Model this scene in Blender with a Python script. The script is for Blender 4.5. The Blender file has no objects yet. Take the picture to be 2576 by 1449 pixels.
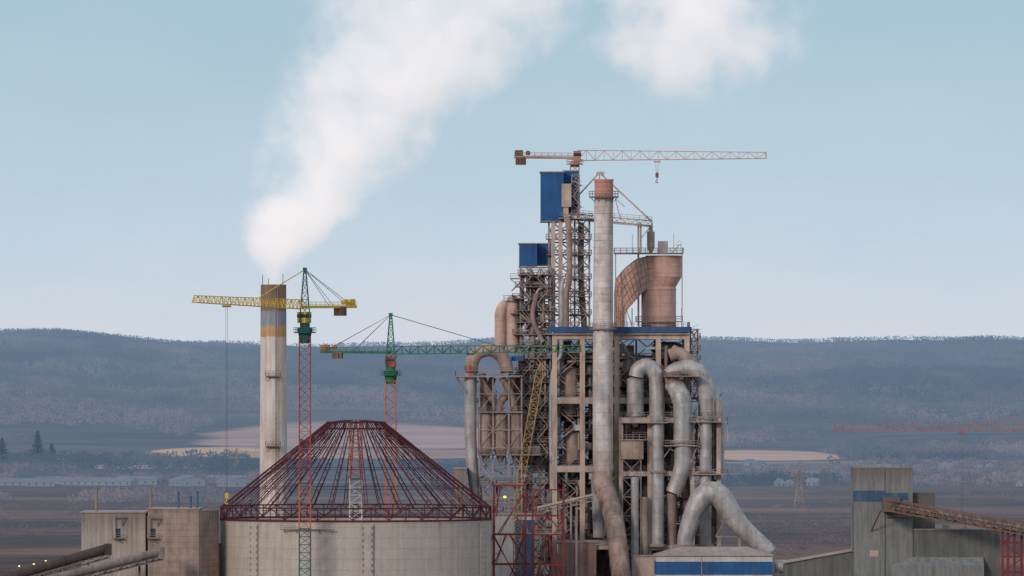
import bpy, math, random
from mathutils import Vector, Matrix, noise
random.seed(4)
scene=bpy.context.scene
scene.view_settings.view_transform='Standard'
scene.view_settings.look='None'
scene.view_settings.exposure=0
COL=scene.collection
# ------------------------------------------------------------------ image pixel u, v at chosen depth Y -> world metres
D=2000.0
def K(Y): return (D+Y)/(10*D)
def X(u,Y): return (u-1288)*K(Y)
def Z(v,Y): return 60-(v-950)*K(Y)
def P(u,v,Y): return Vector((X(u,Y),Y,Z(v,Y)))
def lin(c):
    c/=255.0
    return c/12.92 if c<=0.04045 else ((c+0.055)/1.055)**2.4
def C(r,g,b,k=1.0): return (min(1,lin(r)*k),min(1,lin(g)*k),min(1,lin(b)*k),1)
# ------------------------------------------------------------------ mesh builder
class M:
    def __init__(s): s.v=[];s.f=[];s.m=[];s.s=[];s.cur=0
    def add(s,vs,fs,sm=False):
        o=len(s.v); s.v.extend([(p[0],p[1],p[2]) for p in vs])
        for f in fs:
            s.f.append(tuple(i+o for i in f)); s.m.append(s.cur); s.s.append(sm)
    def box(s,a,b):
        x0,x1=sorted((a[0],b[0]));y0,y1=sorted((a[1],b[1]));z0,z1=sorted((a[2],b[2]))
        s.add([(x0,y0,z0),(x1,y0,z0),(x1,y1,z0),(x0,y1,z0),(x0,y0,z1),(x1,y0,z1),(x1,y1,z1),(x0,y1,z1)],
              [(0,3,2,1),(4,5,6,7),(0,1,5,4),(1,2,6,5),(2,3,7,6),(3,0,4,7)])
    def obox(s,c,sz,rz=0):
        r=Matrix.Rotation(rz,3,'Z');c=Vector(c);h=[k/2 for k in sz]
        vs=[c+r@Vector((sx*h[0],sy*h[1],sz_*h[2])) for sz_ in(-1,1) for sx,sy in((-1,-1),(1,-1),(1,1),(-1,1))]
        s.add(vs,[(0,3,2,1),(4,5,6,7),(0,1,5,4),(1,2,6,5),(2,3,7,6),(3,0,4,7)])
    def frame(s,d):
        d=d.normalized(); up=Vector((0,0,1)) if abs(d.z)<0.95 else Vector((0,1,0))
        a=d.cross(up).normalized(); b=a.cross(d).normalized(); return a,b
    def beam(s,p,q,w,h=None):
        p=Vector(p);q=Vector(q)
        if (q-p).length<1e-4: return
        h=h or w; a,b=s.frame(q-p); a=a*(w/2); b=b*(h/2)
        vs=[p-a-b,p+a-b,p+a+b,p-a+b,q-a-b,q+a-b,q+a+b,q-a+b]
        s.add(vs,[(0,3,2,1),(4,5,6,7),(0,1,5,4),(1,2,6,5),(2,3,7,6),(3,0,4,7)])
    def cyl(s,p,q,r0,r1=None,n=20,caps=True):
        p=Vector(p);q=Vector(q);r1=r0 if r1 is None else r1
        a,b=s.frame(q-p);vs=[]
        for c,r in((p,r0),(q,r1)):
            for i in range(n):
                t=2*math.pi*i/n; vs.append(c+a*math.cos(t)*r+b*math.sin(t)*r)
        s.add(vs,[(i,(i+1)%n,n+(i+1)%n,n+i) for i in range(n)],True)
        if caps: s.add(vs,[tuple(range(n-1,-1,-1)),tuple(range(n,2*n))])
    def loft(s,rings,n=36):
        L=len(rings)
        for j in range(L-1):
            vs=[]
            for (x,y,z,r) in rings[j:j+2]:
                for i in range(n):
                    t=2*math.pi*i/n; vs.append((x+math.cos(t)*r,y+math.sin(t)*r,z))
            s.add(vs,[(i,(i+1)%n,n+(i+1)%n,n+i) for i in range(n)],True)
        for idx in(0,L-1):
            x,y,z,r=rings[idx]; s.add([(x+math.cos(2*math.pi*i/n)*r,y+math.sin(2*math.pi*i/n)*r,z) for i in range(n)],[tuple(range(n))])
    def tube(s,pts,r,n=18,joint=0,sub=6,jr=1.05,sm=True,rot=0):
        pts=[Vector(p) for p in pts]
        rs=r if isinstance(r,(list,tuple)) else [r]*len(pts)
        out=[];ro=[]
        if sub>1 and len(pts)>2:
            for i in range(len(pts)-1):
                p0=pts[max(i-1,0)];p1=pts[i];p2=pts[i+1];p3=pts[min(i+2,len(pts)-1)]
                for k in range(sub):
                    t=k/sub
                    out.append(0.5*((2*p1)+(p2-p0)*t+(2*p0-5*p1+4*p2-p3)*t*t+(3*p1-p0-3*p2+p3)*t**3))
                    ro.append(rs[i]*(1-t)+rs[i+1]*t)
            out.append(pts[-1]);ro.append(rs[-1])
        else: out=pts;ro=rs
        L=len(out);vs=[];prev=None
        frames=[]
        for i in range(L):
            d=(out[min(i+1,L-1)]-out[max(i-1,0)]).normalized()
            if prev is None:
                a,b=s.frame(d)
            else:
                a=(prev-d*prev.dot(d)).normalized(); b=a.cross(d).normalized()
            prev=a; frames.append((a,b,d))
            for k in range(n):
                t=2*math.pi*k/n+rot; vs.append(out[i]+a*math.cos(t)*ro[i]+b*math.sin(t)*ro[i])
        fs=[]
        for i in range(L-1):
            for k in range(n): fs.append((i*n+k,i*n+(k+1)%n,(i+1)*n+(k+1)%n,(i+1)*n+k))
        s.add(vs,fs,sm)
        s.add(vs,[tuple(range(n-1,-1,-1)),tuple(range((L-1)*n,L*n))])
        if joint:
            acc=0
            for i in range(1,L):
                seg=(out[i]-out[i-1]).length; t=joint-acc
                while t<=seg:
                    c=out[i-1].lerp(out[i],t/seg); rr=(ro[i-1]+(ro[i]-ro[i-1])*t/seg)*jr; a,b,d=frames[i]
                    vv=[]
                    for e in(-0.11,0.11):
                        for k in range(n):
                            th=2*math.pi*k/n+rot; vv.append(c+d*e+a*math.cos(th)*rr+b*math.sin(th)*rr)
                    s.add(vv,[(k,(k+1)%n,n+(k+1)%n,n+k) for k in range(n)]+[tuple(range(n-1,-1,-1)),tuple(range(n,2*n))])
                    t+=joint
                acc=(acc+seg)%joint
    def lattice(s,p,q,w0,w1=None,h0=None,h1=None,bay=None,c=0.2,d=0.12,tri=False):
        p=Vector(p);q=Vector(q);w1=w0 if w1 is None else w1;h0=w0 if h0 is None else h0;h1=h0 if h1 is None else h1
        a,b=s.frame(q-p);L=(q-p).length;n=max(1,int(round(L/(bay or w0))))
        if tri: cs=[(-.5,-.5),(.5,-.5),(0,.5)]
        else: cs=[(-.5,-.5),(.5,-.5),(.5,.5),(-.5,.5)]
        def pt(i,k):
            t=i/n; return p.lerp(q,t)+a*cs[k][0]*(w0+(w1-w0)*t)+b*cs[k][1]*(h0+(h1-h0)*t)
        Kk=len(cs)
        for k in range(Kk): s.beam(pt(0,k),pt(n,k),c)
        for i in range(n+1):
            for k in range(Kk):
                s.beam(pt(i,k),pt(i,(k+1)%Kk),d)
                if i<n:
                    if (i+k)%2: s.beam(pt(i,k),pt(i+1,(k+1)%Kk),d)
                    else: s.beam(pt(i,(k+1)%Kk),pt(i+1,k),d)
    def rail(s,pts,h=1.2,w=0.1,gap=1.6):
        pts=[Vector(p) for p in pts]
        for p,q in zip(pts[:-1],pts[1:]):
            L=(q-p).length;n=max(1,int(L/gap))
            for e in(h,h*0.5): s.beam(p+Vector((0,0,e)),q+Vector((0,0,e)),w)
            for i in range(n+1):
                c=p.lerp(q,i/n); s.beam(c,c+Vector((0,0,h)),w)
    def deck(s,x0,x1,y0,y1,z,t=0.3,rail=True):
        s.box((x0,y0,z-t),(x1,y1,z))
        if rail: s.rail([(x0,y0,z),(x1,y0,z),(x1,y1,z),(x0,y1,z),(x0,y0,z)])
    def stair(s,x0,x1,y,z0,z1,rise=3.5,w=1.0):
        z=z0;i=0
        while z<z1-0.1:
            zz=min(z+rise,z1);a,b=(x0,x1) if i%2==0 else (x1,x0)
            s.beam((a,y,z),(b,y,zz),w,0.22); s.beam((a,y-w/2,z+1.1),(b,y-w/2,zz+1.1),0.09)
            s.box((b-0.6,y-w/2,zz-0.12),(b+0.6,y+w/2,zz+0.02)); z=zz;i+=1
    def ringdeck(s,c,r0,r1,z,n=24,t=0.25,h=1.3,brk=True,rail=True):
        cx,cy=c;vs=[]
        for zz in(z-t,z):
            for r in(r0,r1):
                for i in range(n):
                    a=2*math.pi*i/n; vs.append((cx+math.cos(a)*r,cy+math.sin(a)*r,zz))
        fs=[]
        for i in range(n):
            j=(i+1)%n
            fs+= [(i,n+i,n+j,j),(2*n+i,2*n+j,3*n+j,3*n+i),(n+i,3*n+i,3*n+j,n+j)]
        s.add(vs,fs)
        if not rail: return
        for i in range(n):
            a=2*math.pi*i/n;b=2*math.pi*(i+1)/n
            p=Vector((cx+math.cos(a)*r1,cy+math.sin(a)*r1,z));q=Vector((cx+math.cos(b)*r1,cy+math.sin(b)*r1,z))
            for e in(h,h*.5): s.beam(p+Vector((0,0,e)),q+Vector((0,0,e)),0.1)
            s.beam(p,p+Vector((0,0,h)),0.1)
            if brk and i%2==0: s.beam(p,(cx+math.cos(a)*r0,cy+math.sin(a)*r0,z-(r1-r0)*1.1),0.14)
WO={}
def props(o,label=None,category=None,group=None,kind=None):
    if label:o["label"]=label
    if category:o["category"]=category
    if group:o["group"]=group
    if kind:o["kind"]=kind
def thing(name,label,cat,loc,group=None):
    o=bpy.data.objects.new(name,None);o.empty_display_size=1
    o.location=Vector(loc);WO[o.name]=Vector(loc);COL.objects.link(o);props(o,label,cat,group);return o
def mk(m,name,mats,parent=None,label=None,category=None,group=None,kind=None):
    if not isinstance(mats,(list,tuple)): mats=[mats]
    xs=[v[0] for v in m.v];ys=[v[1] for v in m.v];zs=[v[2] for v in m.v]
    org=Vector(((min(xs)+max(xs))/2,(min(ys)+max(ys))/2,min(zs)))
    me=bpy.data.meshes.new(name)
    me.from_pydata([(v[0]-org.x,v[1]-org.y,v[2]-org.z) for v in m.v],[],m.f)
    for mt in mats: me.materials.append(mt)
    me.polygons.foreach_set("material_index",m.m);me.polygons.foreach_set("use_smooth",m.s)
    me.update()
    o=bpy.data.objects.new(name,me);COL.objects.link(o);WO[o.name]=org
    if parent: o.parent=parent;o.location=org-WO[parent.name]
    else: o.location=org
    if name in('pipework','anchor_pocket'): kind='stuff'
    props(o,label,category,group,kind);return o
# ------------------------------------------------------------------ materials
def nd(nt,t,**k):
    n=nt.nodes.new(t)
    for a,b in k.items(): setattr(n,a,b)
    return n
def math_(nt,op,a,b=None,clamp=False):
    n=nd(nt,'ShaderNodeMath',operation=op);n.use_clamp=clamp
    for i,x in enumerate((a,b)):
        if x is None: continue
        if isinstance(x,(int,float)): n.inputs[i].default_value=x
        else: nt.links.new(x,n.inputs[i])
    return n.outputs[0]
def mixc(nt,f,a,b,bt='MIX'):
    n=nd(nt,'ShaderNodeMix',data_type='RGBA',blend_type=bt)
    for i,x in((0,f),(6,a),(7,b)):
        if isinstance(x,(int,float)): n.inputs[i].default_value=x
        elif isinstance(x,tuple): n.inputs[i].default_value=x
        else: nt.links.new(x,n.inputs[i])
    return n.outputs[2]
def noise_(nt,vec,scale,detail=4,stretch=None,rough=0.6):
    if stretch:
        mp=nd(nt,'ShaderNodeMapping');mp.inputs['Scale'].default_value=stretch;nt.links.new(vec,mp.inputs[0]);vec=mp.outputs[0]
    n=nd(nt,'ShaderNodeTexNoise');n.inputs['Scale'].default_value=scale;n.inputs['Detail'].default_value=detail
    n.inputs['Roughness'].default_value=rough;nt.links.new(vec,n.inputs['Vector']);return n.outputs[0]
def mrange(nt,v,a,b,c=0,d=1):
    n=nd(nt,'ShaderNodeMapRange');nt.links.new(v,n.inputs[0])
    for i,x in enumerate((a,b,c,d)): n.inputs[i+1].default_value=x
    return n.outputs[0]
def base(name):
    m=bpy.data.materials.new(name);m.use_nodes=True;nt=m.node_tree
    b=nt.nodes['Principled BSDF'];g=nd(nt,'ShaderNodeNewGeometry');return m,nt,b,g.outputs['Position']
def mat(name,c1,c2=None,rough=0.75,metal=0,streak=0.5,zj=0,xj=0,bump=0.3,grime=None,ramp=None,patch=0,line=.42,gk=.55,topdirt=None):
    m,nt,b,pos=base(name)
    if c2 is None: c2=tuple(x*0.6 for x in c1[:3])+(1,)
    s1=noise_(nt,pos,0.9,5,(1,1,0.09)); s2=noise_(nt,pos,0.22,5)
    f=math_(nt,'ADD',math_(nt,'MULTIPLY',s1,streak),math_(nt,'MULTIPLY',s2,1-streak))
    f=mrange(nt,f,0.40,0.64)
    col=c1
    sx=nd(nt,'ShaderNodeSeparateXYZ');nt.links.new(pos,sx.inputs[0])
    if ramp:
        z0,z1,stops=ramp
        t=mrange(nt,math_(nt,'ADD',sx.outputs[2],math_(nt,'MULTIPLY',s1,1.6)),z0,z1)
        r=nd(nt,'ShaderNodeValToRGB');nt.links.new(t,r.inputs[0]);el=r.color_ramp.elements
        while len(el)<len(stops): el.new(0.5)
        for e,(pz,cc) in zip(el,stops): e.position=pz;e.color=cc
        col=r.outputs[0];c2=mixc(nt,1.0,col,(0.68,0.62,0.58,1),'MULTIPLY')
    cc=mixc(nt,f,col,c2)
    fine=noise_(nt,pos,3.0,3); cc=mixc(nt,1.0,cc,mixc(nt,fine,(0.78,0.78,0.78,1),(1.18,1.18,1.18,1)),'MULTIPLY')
    if patch:
        v=nd(nt,'ShaderNodeTexVoronoi');v.distance='CHEBYCHEV';v.inputs['Scale'].default_value=patch;nt.links.new(pos,v.inputs['Vector'])
        sv=nd(nt,'ShaderNodeSeparateXYZ');nt.links.new(v.outputs['Color'],sv.inputs[0])
        pv=mrange(nt,sv.outputs[0],0,1,0.84,1.12);cm=nd(nt,'ShaderNodeCombineXYZ')
        for i in range(3): nt.links.new(pv,cm.inputs[i])
        cc=mixc(nt,1.0,cc,cm.outputs[0],'MULTIPLY')
    if grime:
        gf=mrange(nt,noise_(nt,pos,0.6,6,(1,1,0.25)),0.55,0.74,0,gk);cc=mixc(nt,gf,cc,grime)
    if topdirt:
        zt_,dep=topdirt
        tf=mrange(nt,math_(nt,'ADD',sx.outputs[2],math_(nt,'MULTIPLY',s1,dep*1.6)),zt_-dep*.2,zt_+dep*.8,0,.5);cc=mixc(nt,tf,cc,C(98,84,74))
    for ax,per,w in((2,zj,0.11),(0,xj,0.10)):
        if per:
            src=sx.outputs[ax] if ax==2 else math_(nt,'ADD',sx.outputs[0],math_(nt,'MULTIPLY',sx.outputs[1],0.97))
            fr=math_(nt,'FRACT',math_(nt,'DIVIDE',src,per));ln=math_(nt,'LESS_THAN',fr,w/per*1.3)
            cc=mixc(nt,math_(nt,'MULTIPLY',ln,line),cc,(0.05,0.045,0.045,1))
    nt.links.new(cc,b.inputs['Base Color'])
    b.inputs['Roughness'].default_value=rough;b.inputs['Metallic'].default_value=metal
    b.inputs['Specular IOR Level'].default_value=.3
    if bump:
        bn=nd(nt,'ShaderNodeBump');bn.inputs['Strength'].default_value=bump;bn.inputs['Distance'].default_value=0.15
        nt.links.new(noise_(nt,pos,2.2,5),bn.inputs['Height']);nt.links.new(bn.outputs[0],b.inputs['Normal'])
    return m
concrete=mat('concrete',C(200,182,168),C(162,142,130),grime=C(112,96,90))
silo_con=mat('silo_concrete',C(186,178,168),C(168,160,150),streak=0.55,zj=2.6,grime=C(136,128,122),gk=.35,line=.2,topdirt=(27.5,4))
ductm=mat('duct_metal',C(188,186,184),C(148,144,142),rough=0.52,metal=0.22,patch=0.45,grime=C(128,108,98),streak=.5)
ductb=mat('dusty_duct',C(170,150,138),C(128,108,98),rough=0.75,patch=0.4,grime=C(106,82,70))
darksteel=mat('dark_steel',C(142,130,126),C(104,94,92),rough=.75)
midsteel=mat('structural_steel',C(168,156,150),C(126,112,106),rough=.75)
beige=mat('beige_steel',C(198,180,166),C(156,138,126))
pbeige=mat('pinkish_beige_shell',C(206,178,164),C(170,144,132),grime=C(140,112,102))
brownclad=mat('brown_cladding',C(158,130,118),C(118,96,86),xj=1.2)
blue=mat('blue_cladding',C(40,94,148),C(34,76,122),xj=1.3,rough=.7,streak=.5,line=.3,grime=C(70,90,110),gk=.4)
blued=mat('blue_trim',C(54,92,138),C(48,76,108),rough=.7,grime=C(96,96,98),gk=.5)
bluef=mat('faded_blue_paint',C(66,92,128),C(60,78,102),rough=.8,grime=C(116,116,110),gk=.8)
pink=mat('dusty_pink_steel',C(214,174,158),C(186,146,132),grime=C(160,120,108),zj=2.9,line=.25)
pinkcap=mat('pink_cap',C(208,150,132),C(180,122,108),zj=1.1)
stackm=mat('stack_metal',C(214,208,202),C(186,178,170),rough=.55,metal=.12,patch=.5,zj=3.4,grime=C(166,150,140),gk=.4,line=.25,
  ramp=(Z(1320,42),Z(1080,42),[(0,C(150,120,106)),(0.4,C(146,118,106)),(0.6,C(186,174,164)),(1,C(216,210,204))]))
chim=mat('chimney_concrete',C(200,190,180),grime=C(176,140,122),streak=.8,gk=.4,
  ramp=(Z(1449,60),Z(700,60),[(0,C(214,202,194)),(0.80,C(224,214,206)),(0.812,C(224,214,206)),(0.816,C(200,164,116)),(0.848,C(202,166,120)),(0.854,C(148,160,172)),(0.895,C(150,158,168)),(0.905,C(140,118,106)),(1,C(142,120,108))]))
yellow=mat('yellow_paint',C(232,200,78),C(202,166,66),rough=.65)
green=mat('green_paint',C(50,122,90),C(42,94,74),rough=.65)
tealg=mat('teal_green_paint',C(40,104,96),C(34,76,74),rough=.6)
redm=mat('red_oxide_mast',C(160,88,86),C(128,68,68),rough=.7)
orange=mat('orange_paint',C(192,120,86),C(156,94,74),rough=.7)
hazeor=mat('hazed_orange_paint',C(178,116,98),C(156,104,92),rough=.85)  # distance haze put into the far crane's orange
maroon=mat('maroon_primer',C(90,42,50),C(68,36,42),rough=.8)
redsteel=mat('red_frame_paint',C(132,54,54),C(100,44,44),rough=.7)
redcab=mat('red_cabin_paint',C(196,66,52),C(160,50,42),rough=.6)
cranecream=mat('cream_crane_paint',C(202,164,146),C(178,124,106),rough=.7)
rustcw=mat('rusty_counterweight',C(136,104,90),C(104,80,68))
ybro=mat('ochre_boom_paint',C(182,150,98),C(150,120,84))
rope=mat('steel_rope',C(90,94,98),C(70,72,74),bump=0)
glass=mat('cab_glass',C(60,74,84),C(40,50,60),rough=.15,bump=0)
cladA=mat('grey_cladding',C(178,168,158),C(148,140,130),xj=1.0,streak=.8,grime=C(138,118,108),line=.25,topdirt=(25.5,4))
cladB=mat('panelled_cladding',C(162,146,134),C(134,116,106),xj=1.7,zj=1.5,patch=.5,line=.25)
cladR=mat('blue_grey_cladding',C(132,136,134),C(104,108,108),xj=2.2,streak=.7,grime=C(96,92,86),line=.15,gk=.6,topdirt=(37,4))
cladD=mat('dark_hall_cladding',C(108,110,106),C(84,86,84),xj=2.0,streak=.7,grime=C(76,72,66),line=.15,gk=.7,topdirt=(23,2))
roofgrey=mat('roof_sheet',C(168,156,148),C(136,124,118),rough=.75)
white=mat('white_panel',C(204,200,196),C(176,172,168),xj=1.5,line=.25,grime=C(150,140,132),gk=.5)
galler=mat('dark_gallery',C(86,74,68),C(58,50,48))
gallerl=mat('grey_gallery',C(146,134,126),C(106,96,92))
rusttruss=mat('brown_conveyor_steel',C(128,98,84),C(96,72,62))
pipeblue=mat('blue_pipe',C(72,110,140),C(56,84,108))
def emis(name,c,s):
    m,nt,b,pos=base(name);b.inputs['Base Color'].default_value=c;b.inputs['Emission Color'].default_value=c;b.inputs['Emission Strength'].default_value=s;return m
lampm=emis('lamp_glow',(1,.62,.25,1),3.0);lampg=emis('work_light_glow',(.5,.9,.08,1),1.6)
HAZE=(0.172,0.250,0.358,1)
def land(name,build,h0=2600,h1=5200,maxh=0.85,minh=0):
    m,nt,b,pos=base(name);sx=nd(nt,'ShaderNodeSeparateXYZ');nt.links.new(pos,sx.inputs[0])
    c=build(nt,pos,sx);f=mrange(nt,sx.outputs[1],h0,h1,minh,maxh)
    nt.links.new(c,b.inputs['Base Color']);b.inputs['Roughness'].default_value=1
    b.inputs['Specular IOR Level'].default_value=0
    e=nd(nt,'ShaderNodeEmission');e.inputs['Color'].default_value=HAZE  # air haze painted on as a bluish glow, stronger with distance
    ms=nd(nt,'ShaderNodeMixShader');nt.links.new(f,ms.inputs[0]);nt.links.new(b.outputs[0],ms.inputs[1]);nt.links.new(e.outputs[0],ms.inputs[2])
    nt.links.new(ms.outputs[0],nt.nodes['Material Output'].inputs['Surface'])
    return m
def bg(nt,pos,sx):
    n1=noise_(nt,pos,0.012,7,(0.35,0.3,1));n2=noise_(nt,pos,0.06,6,(0.4,.5,1))
    c=mixc(nt,mrange(nt,n1,.4,.62),C(80,70,68),C(122,100,90));c=mixc(nt,mrange(nt,n2,.42,.7,0,.8),c,C(64,62,62))
    return mixc(nt,mrange(nt,noise_(nt,pos,0.003,6,(0.35,.8,1)),.52,.60,0,.7),c,C(146,120,100))
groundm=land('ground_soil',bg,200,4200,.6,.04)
FIELDS=[]
def bh(nt,pos,sx):
    n1=noise_(nt,pos,0.004,5,(0.6,.7,1));n2=noise_(nt,pos,0.02,5,(.25,.6,1))
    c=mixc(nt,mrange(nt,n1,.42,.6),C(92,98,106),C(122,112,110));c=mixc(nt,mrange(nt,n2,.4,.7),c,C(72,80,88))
    pn=nd(nt,'ShaderNodeTexNoise');pn.inputs['Scale'].default_value=0.006;pn.inputs['Detail'].default_value=5;nt.links.new(pos,pn.inputs['Vector'])
    for (cx,cy,rx,ry,colr) in FIELDS:
        a=math_(nt,'POWER',math_(nt,'ABSOLUTE',math_(nt,'DIVIDE',math_(nt,'SUBTRACT',sx.outputs[0],cx),rx)),2.5)
        d=math_(nt,'POWER',math_(nt,'ABSOLUTE',math_(nt,'DIVIDE',math_(nt,'SUBTRACT',sx.outputs[1],cy),ry)),2.5)
        q=math_(nt,'ADD',math_(nt,'ADD',a,d),math_(nt,'MULTIPLY',math_(nt,'SUBTRACT',pn.outputs[0],.5),1.6))
        f=mrange(nt,q,1.2,.8,0,.95);c=mixc(nt,f,c,mixc(nt,mrange(nt,n2,.40,.66),colr,tuple(k*.66 for k in colr[:3])+(1,)))
    return c
def uY(u,d): return (u-1288)*d/10000   # d: relative range (1000 = plant)
def yd(d): return 2*(d-1000)
FIELDS+= [(uY(900,2940),2*1890,108,360,C(206,172,158)),(uY(1000,2700),2*1690,90,150,C(190,158,142)),(uY(520,2690),2*1690,42,110,C(232,194,156)),(uY(1935,2690),2*1690,46,190,C(226,186,160)),
          (uY(700,2640),2*1640,50,70,C(210,174,146)),(uY(230,2480),2*1480,90,50,C(166,150,140)),(uY(2250,2560),2*1560,110,60,C(160,146,140))]
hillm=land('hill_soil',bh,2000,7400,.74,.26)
def bf(nt,pos,sx):
    n1=noise_(nt,pos,0.0055,4,(1,.28,1.5));n2=noise_(nt,pos,0.03,4,(1,.4,1));n3=noise_(nt,pos,0.35,2)
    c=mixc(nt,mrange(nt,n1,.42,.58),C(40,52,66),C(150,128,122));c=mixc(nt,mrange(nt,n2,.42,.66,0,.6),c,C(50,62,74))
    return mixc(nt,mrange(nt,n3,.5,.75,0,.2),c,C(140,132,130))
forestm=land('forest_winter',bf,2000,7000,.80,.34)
def bsc(nt,pos,sx): return mixc(nt,mrange(nt,noise_(nt,pos,.08,4),.4,.6),C(88,72,68),C(126,102,92))
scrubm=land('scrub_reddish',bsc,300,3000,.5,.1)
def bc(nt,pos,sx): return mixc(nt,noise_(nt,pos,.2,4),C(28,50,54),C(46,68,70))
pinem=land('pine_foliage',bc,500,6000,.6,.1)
trunkm=mat('bark',C(84,70,62))
# ------------------------------------------------------------------ WORLD / LIGHT / CAMERA
SUN_EL=math.radians(22);SUN_AZ=math.radians(214)
w=bpy.data.worlds.new("World");scene.world=w;w.use_nodes=True;nt=w.node_tree
bgd=nt.nodes['Background'];sky=nd(nt,'ShaderNodeTexSky',sky_type='NISHITA');sky.sun_disc=False
sky.sun_elevation=SUN_EL;sky.sun_rotation=SUN_AZ;sky.air_density=1.0;sky.dust_density=0.6;sky.ozone_density=2.5
tc=nd(nt,'ShaderNodeTexCoord');sz=nd(nt,'ShaderNodeSeparateXYZ');nt.links.new(tc.outputs['Generated'],sz.inputs[0])
wn=noise_(nt,tc.outputs['Generated'],22,5,(1,1,2.2))
el_=math_(nt,'ADD',sz.outputs[2],math_(nt,'MULTIPLY',math_(nt,'SUBTRACT',wn,.5),.022))
r=nd(nt,'ShaderNodeValToRGB');nt.links.new(el_,r.inputs[0])
el=r.color_ramp.elements
stops=[(0.0,C(214,218,230)),(0.008,C(206,216,229)),(0.022,C(188,209,225)),(0.045,C(168,196,214)),(0.12,C(176,198,218)),(0.5,C(206,212,224)),(1,C(196,206,222))]
while len(el)<len(stops): el.new(.5)
for e,(p_,c_) in zip(el,stops): e.position=p_;e.color=c_
vm=nd(nt,'ShaderNodeVectorMath',operation='SCALE');nt.links.new(r.outputs[0],vm.inputs[0]);vm.inputs['Scale'].default_value=10
mx=mixc(nt,0.92,sky.outputs[0],vm.outputs[0]);nt.links.new(mx,bgd.inputs[0]);bgd.inputs[1].default_value=0.1
sl=bpy.data.lights.new('sun','SUN');sl.energy=1.6;sl.angle=math.radians(10);sl.color=(1,.84,.74)
so=bpy.data.objects.new('sun',sl);COL.objects.link(so)
sd=Vector((math.sin(SUN_AZ)*math.cos(SUN_EL),math.cos(SUN_AZ)*math.cos(SUN_EL),math.sin(SUN_EL)))
so.rotation_euler=sd.to_track_quat('Z','Y').to_euler()
cd=bpy.data.cameras.new('camera');co=bpy.data.objects.new('camera',cd);COL.objects.link(co);scene.camera=co
co.location=(0,-D,60);co.rotation_euler=(math.radians(90),0,0)
cd.sensor_width=36;cd.lens=36*10*D/2576;cd.shift_y=225.5/2576;cd.clip_start=50;cd.clip_end=60000
# ------------------------------------------------------------------ GROUND + HILLS
m=M();m.add([(-15000,-2500,0),(15000,-2500,0),(15000,30000,0),(-15000,30000,0)],[(0,1,2,3)])
mk(m,'ground',groundm,kind='structure')
PR=[(1200,-3),(1300,0),(1700,9),(2100,29),(2600,60),(3200,92),(3500,98),(4000,88),(5000,50),(6200,-5)]
def hz(x,y):
    y=y/2.0
    z=PR[-1][1]
    for (a,za),(b,zb) in zip(PR[:-1],PR[1:]):
        if y<=b:
            t=max(0,(y-a)/(b-a));z=za+(zb-za)*t;break
    k=max(0,min(1,(y-1300)/1500))
    side=-(x/600)*5.5
    n=noise.noise(Vector((x*.0026,y*.0018,3)))*18+noise.noise(Vector((x*.009,y*.006,9)))*6
    return z+(side+n)*k
m=M();nx,ny=160,170
for j in range(ny+1):
    for i in range(nx+1):
        x=-2000+4000*i/nx;y=2400+10000*j/ny;m.v.append((x,y,hz(x,y)))
for j in range(ny):
    for i in range(nx):
        a=j*(nx+1)+i;m.f.append((a,a+1,a+nx+2,a+nx+1));m.m.append(0);m.s.append(True)
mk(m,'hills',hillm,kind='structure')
def infield(x,y,k=1.0):
    for cx,cy,rx,ry,_ in FIELDS:
        if (abs(x-cx)/rx)**2.5+(abs(y-cy)/ry)**2.5<k: return True
    return False
def tree_clump(m,x,y,z,h,r,n,fine=1.0):
    for i in range(n):
        a=random.uniform(0,6.28);t=random.random();rr=r*math.sqrt(random.random())*(1-0.55*abs(t-.4))
        cx=x+math.cos(a)*rr;cy=y+math.sin(a)*rr;cz=z+h*(0.15+0.8*t);L=h*random.uniform(.12,.28)*fine;wd=r*random.uniform(.12,.3)*fine
        b=random.uniform(-.9,.9);dx=math.cos(b)*wd;dy=math.sin(b)*wd;lean=random.uniform(-.4,.4)*L
        m.add([(cx-dx,cy-dy,cz-L*.4),(cx+dx,cy+dy,cz-L*.3),(cx+lean,cy,cz+L)],[(0,1,2)])
m=M()
cnt=0
while cnt<20000:
    d=math.sqrt(random.uniform(2780**2,4560**2));x=uY(random.uniform(-150,2730),d);y=yd(d)
    dn=noise.noise(Vector((x*.006,y*.002,1)))
    if d<3160 and (infield(x,y,1.5) or dn<0.0): 
        cnt+=0.3;continue
    hh=random.uniform(6,9.5) if d<4100 else random.uniform(5.5,7)
    tree_clump(m,x,y,hz(x,y)-1.5,hh,random.uniform(3.5,6),11,.72 if d<4100 else .6);cnt+=1
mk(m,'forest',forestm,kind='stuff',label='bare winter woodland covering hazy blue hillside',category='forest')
m=M()
for (u0,u1,d0,d1,n) in((-100,640,2230,2330,380),(-60,620,2400,2600,520),(1820,2650,2200,2420,520),(2080,2650,2430,2600,360),(2080,2650,2600,2760,300),(-60,560,1900,1990,160),(600,1180,2380,2480,240),(2100,2600,2750,2850,200)):
    for i in range(n):
        d=random.uniform(d0,d1);u=random.uniform(u0,u1);x=uY(u,d);y=yd(d)
        if noise.noise(Vector((x*.02,y*.005,5)))<-.12 or infield(x,y,1.3): continue
        z=hz(x,y) if y>2600 else 0
        tree_clump(m,x,y,z-.5,random.uniform(3.5,7),random.uniform(3,6),20,.8)
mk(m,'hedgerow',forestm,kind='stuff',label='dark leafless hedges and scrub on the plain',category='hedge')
m=M()
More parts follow.
